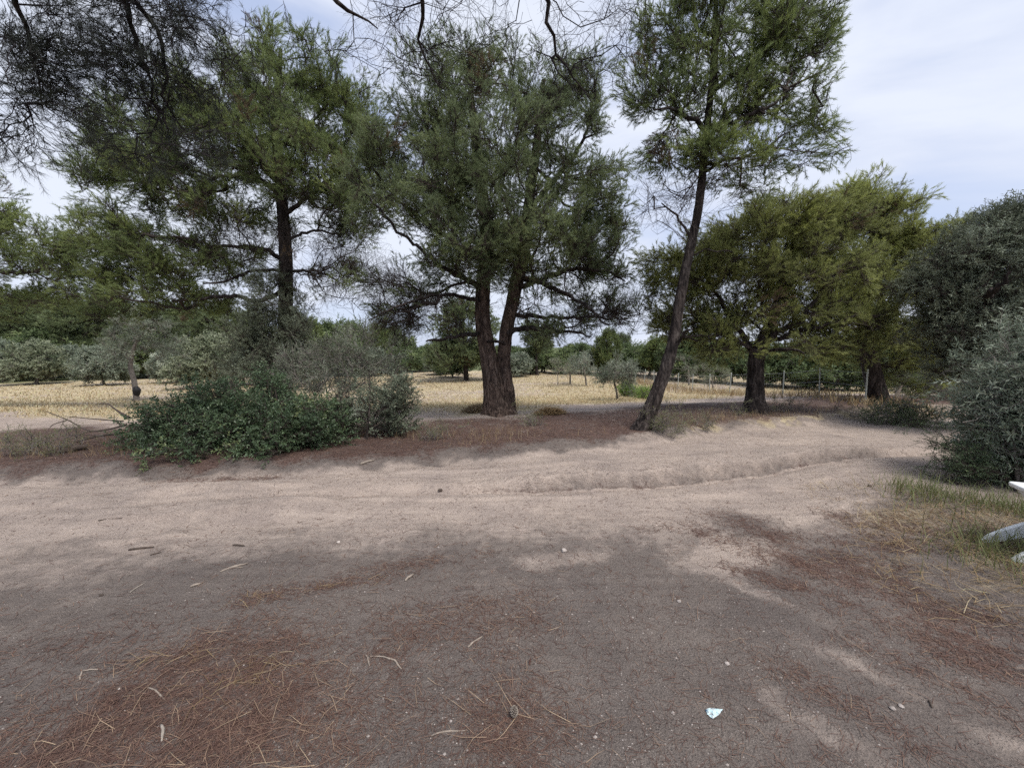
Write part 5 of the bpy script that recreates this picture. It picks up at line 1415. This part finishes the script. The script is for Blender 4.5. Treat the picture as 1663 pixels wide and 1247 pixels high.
def strands(name, x, y, z, length, width, lift, mat, tint, label, upright=0.0, bend=0.25):
    """thin two-piece strands: lying (upright 0) or standing (upright 1)"""
    n_ = len(x)
    a = rng.uniform(0, 6.28, n_)
    el = np.where(upright > 0, R(75) * upright + rng.normal(0, 0.22, n_), np.abs(rng.normal(0, 0.10, n_)))
    d_ = np.stack([np.cos(a) * np.cos(el), np.sin(a) * np.cos(el), np.sin(el)], -1)
    side = unit(np.stack([-np.sin(a), np.cos(a), np.zeros(n_)], -1) + rng.normal(0, 0.25, (n_, 3)))
    b0 = np.stack([x, y, z + lift], -1)
    L = length[:, None]
    mid = b0 + d_ * L * 0.55
    d2 = unit(d_ + side * rng.normal(0, bend, (n_, 1)) + np.array([0, 0, -0.25 if upright else -0.1]))
    tip = mid + d2 * L * 0.5
    if not upright: tip[:, 2] = np.maximum(tip[:, 2], z + 0.002)
    w = width[:, None] * 0.5
    V = np.stack([b0 - side * w, b0 + side * w, mid + side * w * 0.8, mid - side * w * 0.8, tip], 1).reshape(-1, 3)
    i = (np.arange(n_) * 5)[:, None]
    me = mesh_np(name, V, [i + np.array([[0, 1, 2, 3]]), i + np.array([[3, 2, 4]])], M[mat], False, {"tint": np.repeat(tint, 5)})
    return link(name, me, None, label, None, None, "stuff")


lit_d = lambda x, y: np.clip(masks(x, y)[1], 0, 1) * 0.75 + 0.045
x, y, z = scatter(360000, 0.9, 10, 60, lit_d)
strands("pine_needle_litter", x, y, z, rng.uniform(0.03, 0.09, len(x)), 0.0010 + 0.0006 * np.hypot(x, y), 0.004, "fallen", np.clip(rng.beta(2, 2.6, len(x)), 0, 1), "red-brown fallen pine needles strewn over the earth")
x, y, z = scatter(6500, 0.9, 5, 60, lambda x, y: np.clip(masks(x, y)[1] * 1.3, 0, 1) * (x < 1) + 0.02)
strands("straw_litter", x, y, z, rng.uniform(0.08, 0.22, len(x)), rng.uniform(0.0014, 0.003, len(x)), 0.008, "fallen", rng.uniform(0.55, 1, len(x)), "pale broken straw lying among the needles")

x, y, z = scatter(9000, 2.2, 4.5, 60, lambda x, y: np.clip(patch(x, y, [(540, 950, 0.65, 0.12, 17, 1.0), (470, 965, 0.4, 0.1, 20, 0.8), (400, 1095, 0.3, 0.1, 40, 0.8), (250, 1075, 0.25, 0.08, 20, 0.8)]), 0, 1) ** 2)
strands("straw_litter", x, y, z, rng.uniform(0.06, 0.16, len(x)), rng.uniform(0.0016, 0.003, len(x)), 0.010, "straw", np.clip(rng.normal(0.2, 0.2, len(x)), 0, 1), "orange-brown straw drift across the foreground, left of centre")


def verge_d(x, y):
    s = bank(x, y)
    return 0.38 * sstep(1.7, 2.2, s) * (1 - sstep(4.0, 5.0, s)) * sstep(0.45, 0.62, fbm(x * 0.7, y * 0.7, 3, 61)) + 0.5 * sstep(1.5, 1.9, s) * (1 - sstep(2.4, 3.2, s)) * sstep(3.0, 4.2, x)


x, y, z = scatter(60000, 5.5, 14, 58, verge_d)
strands("dry_grass", x, y, z, rng.uniform(0.05, 0.20, len(x)), np.full(len(x), 0.004), 0.0, "straw", np.clip(rng.normal(0.32, 0.22, len(x)), 0, 1), "thin dry grass on the bank under the pines", 0.9)


def field_d(x, y):
    s = bank(x, y)
    return sstep(5.5, 8.0, s) * np.clip(masks(x, y)[2] * 1.1, 0, 1)


x, y, z = scatter(150000, 10, 42, 58, field_d)
strands("field_grass", x, y, z, rng.uniform(0.05, 0.15, len(x)) * (1 + 0.6 * (rng.uniform(size=len(x)) < 0.06)), 0.0012 * np.hypot(x, y), 0.0, "straw", np.clip(rng.normal(0.68, 0.2, len(x)), 0, 1), "mown yellow dry grass of the field", 0.6)
# taller orange grass along the fence and the far edge
fd = unit((fb - fa)[None, :2])[0]


def tall_d(x, y):
    rx, ry = x - fa[0], y - fa[1]
    along = rx * fd[0] + ry * fd[1]; off = np.abs(-rx * fd[1] + ry * fd[0])
    return (off < 1.1) * (along > -2) * (along < fl + 2) * 0.9


x, y, z = scatter(60000, 14, 34, 50, tall_d, 2.0)
strands("tall_dry_grass", x, y, z, rng.uniform(0.15, 0.38, len(x)), np.full(len(x), 0.02), 0.0, "straw", np.clip(rng.normal(0.35, 0.2, len(x)), 0, 1), "taller orange dry grass along the wire fence", 0.85)


def corner_d(x, y):
    return np.clip(patch(x, y, [(1560, 850, 1.0, 0.5, -30, 1.0), (1640, 950, 0.8, 0.55, -30, 1.0), (1560, 950, 0.6, 0.22, -50, 0.8), (1690, 860, 0.8, 0.6, 0, 1.0)]), 0, 1)


x, y, z = scatter(60000, 2.0, 6.5, 62, corner_d)
strands("dry_grass", x, y, z, rng.uniform(0.10, 0.30, len(x)), np.full(len(x), 0.0036), 0.012, "straw", np.clip(rng.normal(0.22, 0.25, len(x)), 0, 1), "flattened dry grass on the verge by the white table", 0.14, 0.5)
gx = [G(px, py)[:2] for px, py in ((1500, 800), (1545, 800), (1590, 808), (1630, 818), (1660, 905), (1690, 830), (1560, 780))]
x, y, z = scatter(120000, 3.0, 6.5, 62, lambda x, y: np.clip(sum(np.exp(-((x - a) ** 2 + (y - b) ** 2) / 0.34 ** 2) for a, b in gx) * 1.5 * fbm(x * 3, y * 3, 3, 88), 0, 1))
strands("green_grass", x, y, z, rng.uniform(0.08, 0.30, len(x)), np.full(len(x), 0.0048), 0.0, "green_grass", np.clip(rng.normal(0.5, 0.28, len(x)), 0, 1), "greenish grass under the silvery olive bush", 0.8)

# gravel grains
x, y, z = scatter(16000, 1.0, 7, 60, lambda x, y: 0.25 + 0.35 * (fbm(x, y, 3, 91) > 0.5))
n_ = len(x)
octa = np.array([[1, 0, 0], [0, 1, 0], [-1, 0, 0], [0, -1, 0], [0, 0, 0.8], [0, 0, -0.5]], float)
sz = rng.lognormal(math.log(0.0026), 0.4, n_)[:, None, None]
V = octa[None] * sz * rng.uniform(0.6, 1.3, (n_, 6, 1)) + np.stack([x, y, z + 0.001], -1)[:, None, :]
tri = np.array([[0, 1, 4], [1, 2, 4], [2, 3, 4], [3, 0, 4], [1, 0, 5], [2, 1, 5], [3, 2, 5], [0, 3, 5]])
link("gravel", mesh_np("gravel", V.reshape(-1, 3), [(tri[None] + (np.arange(n_) * 6)[:, None, None]).reshape(-1, 3)], M["stone"]), None, "fine pale gravel grains scattered over the earth", None, None, "stuff")

# clods and mown heaps in the field edge
for px, py, w, h_, lab in ((893, 668, 24, 9, "small heap of mown dry grass right of the double pine"), (780, 664, 30, 12, "heap of mown dry grass behind the left foot of the double pine")):
    g_ = G(px, py + 4); k = g_[1] / F_PX
    n_ = 2600
    a = rng.uniform(0, 6.28, n_); rr = np.sqrt(rng.uniform(0, 1, n_))
    hx, hy = np.cos(a) * rr * w * k, np.sin(a) * rr * w * k * 0.8
    hz = (1 - rr ** 2) * h_ * k * rng.uniform(0.5, 1, n_)
    o = strands("grass_heap", hx + g_[0], hy + g_[1], H(hx + g_[0], hy + g_[1]) + hz, rng.uniform(0.08, 0.22, n_), np.full(n_, 0.008), 0.01, "straw", rng.uniform(0.0, 0.45, n_), lab, 0.15, 0.5)
    o["kind"] = "thing"; o["category"] = "grass heap"
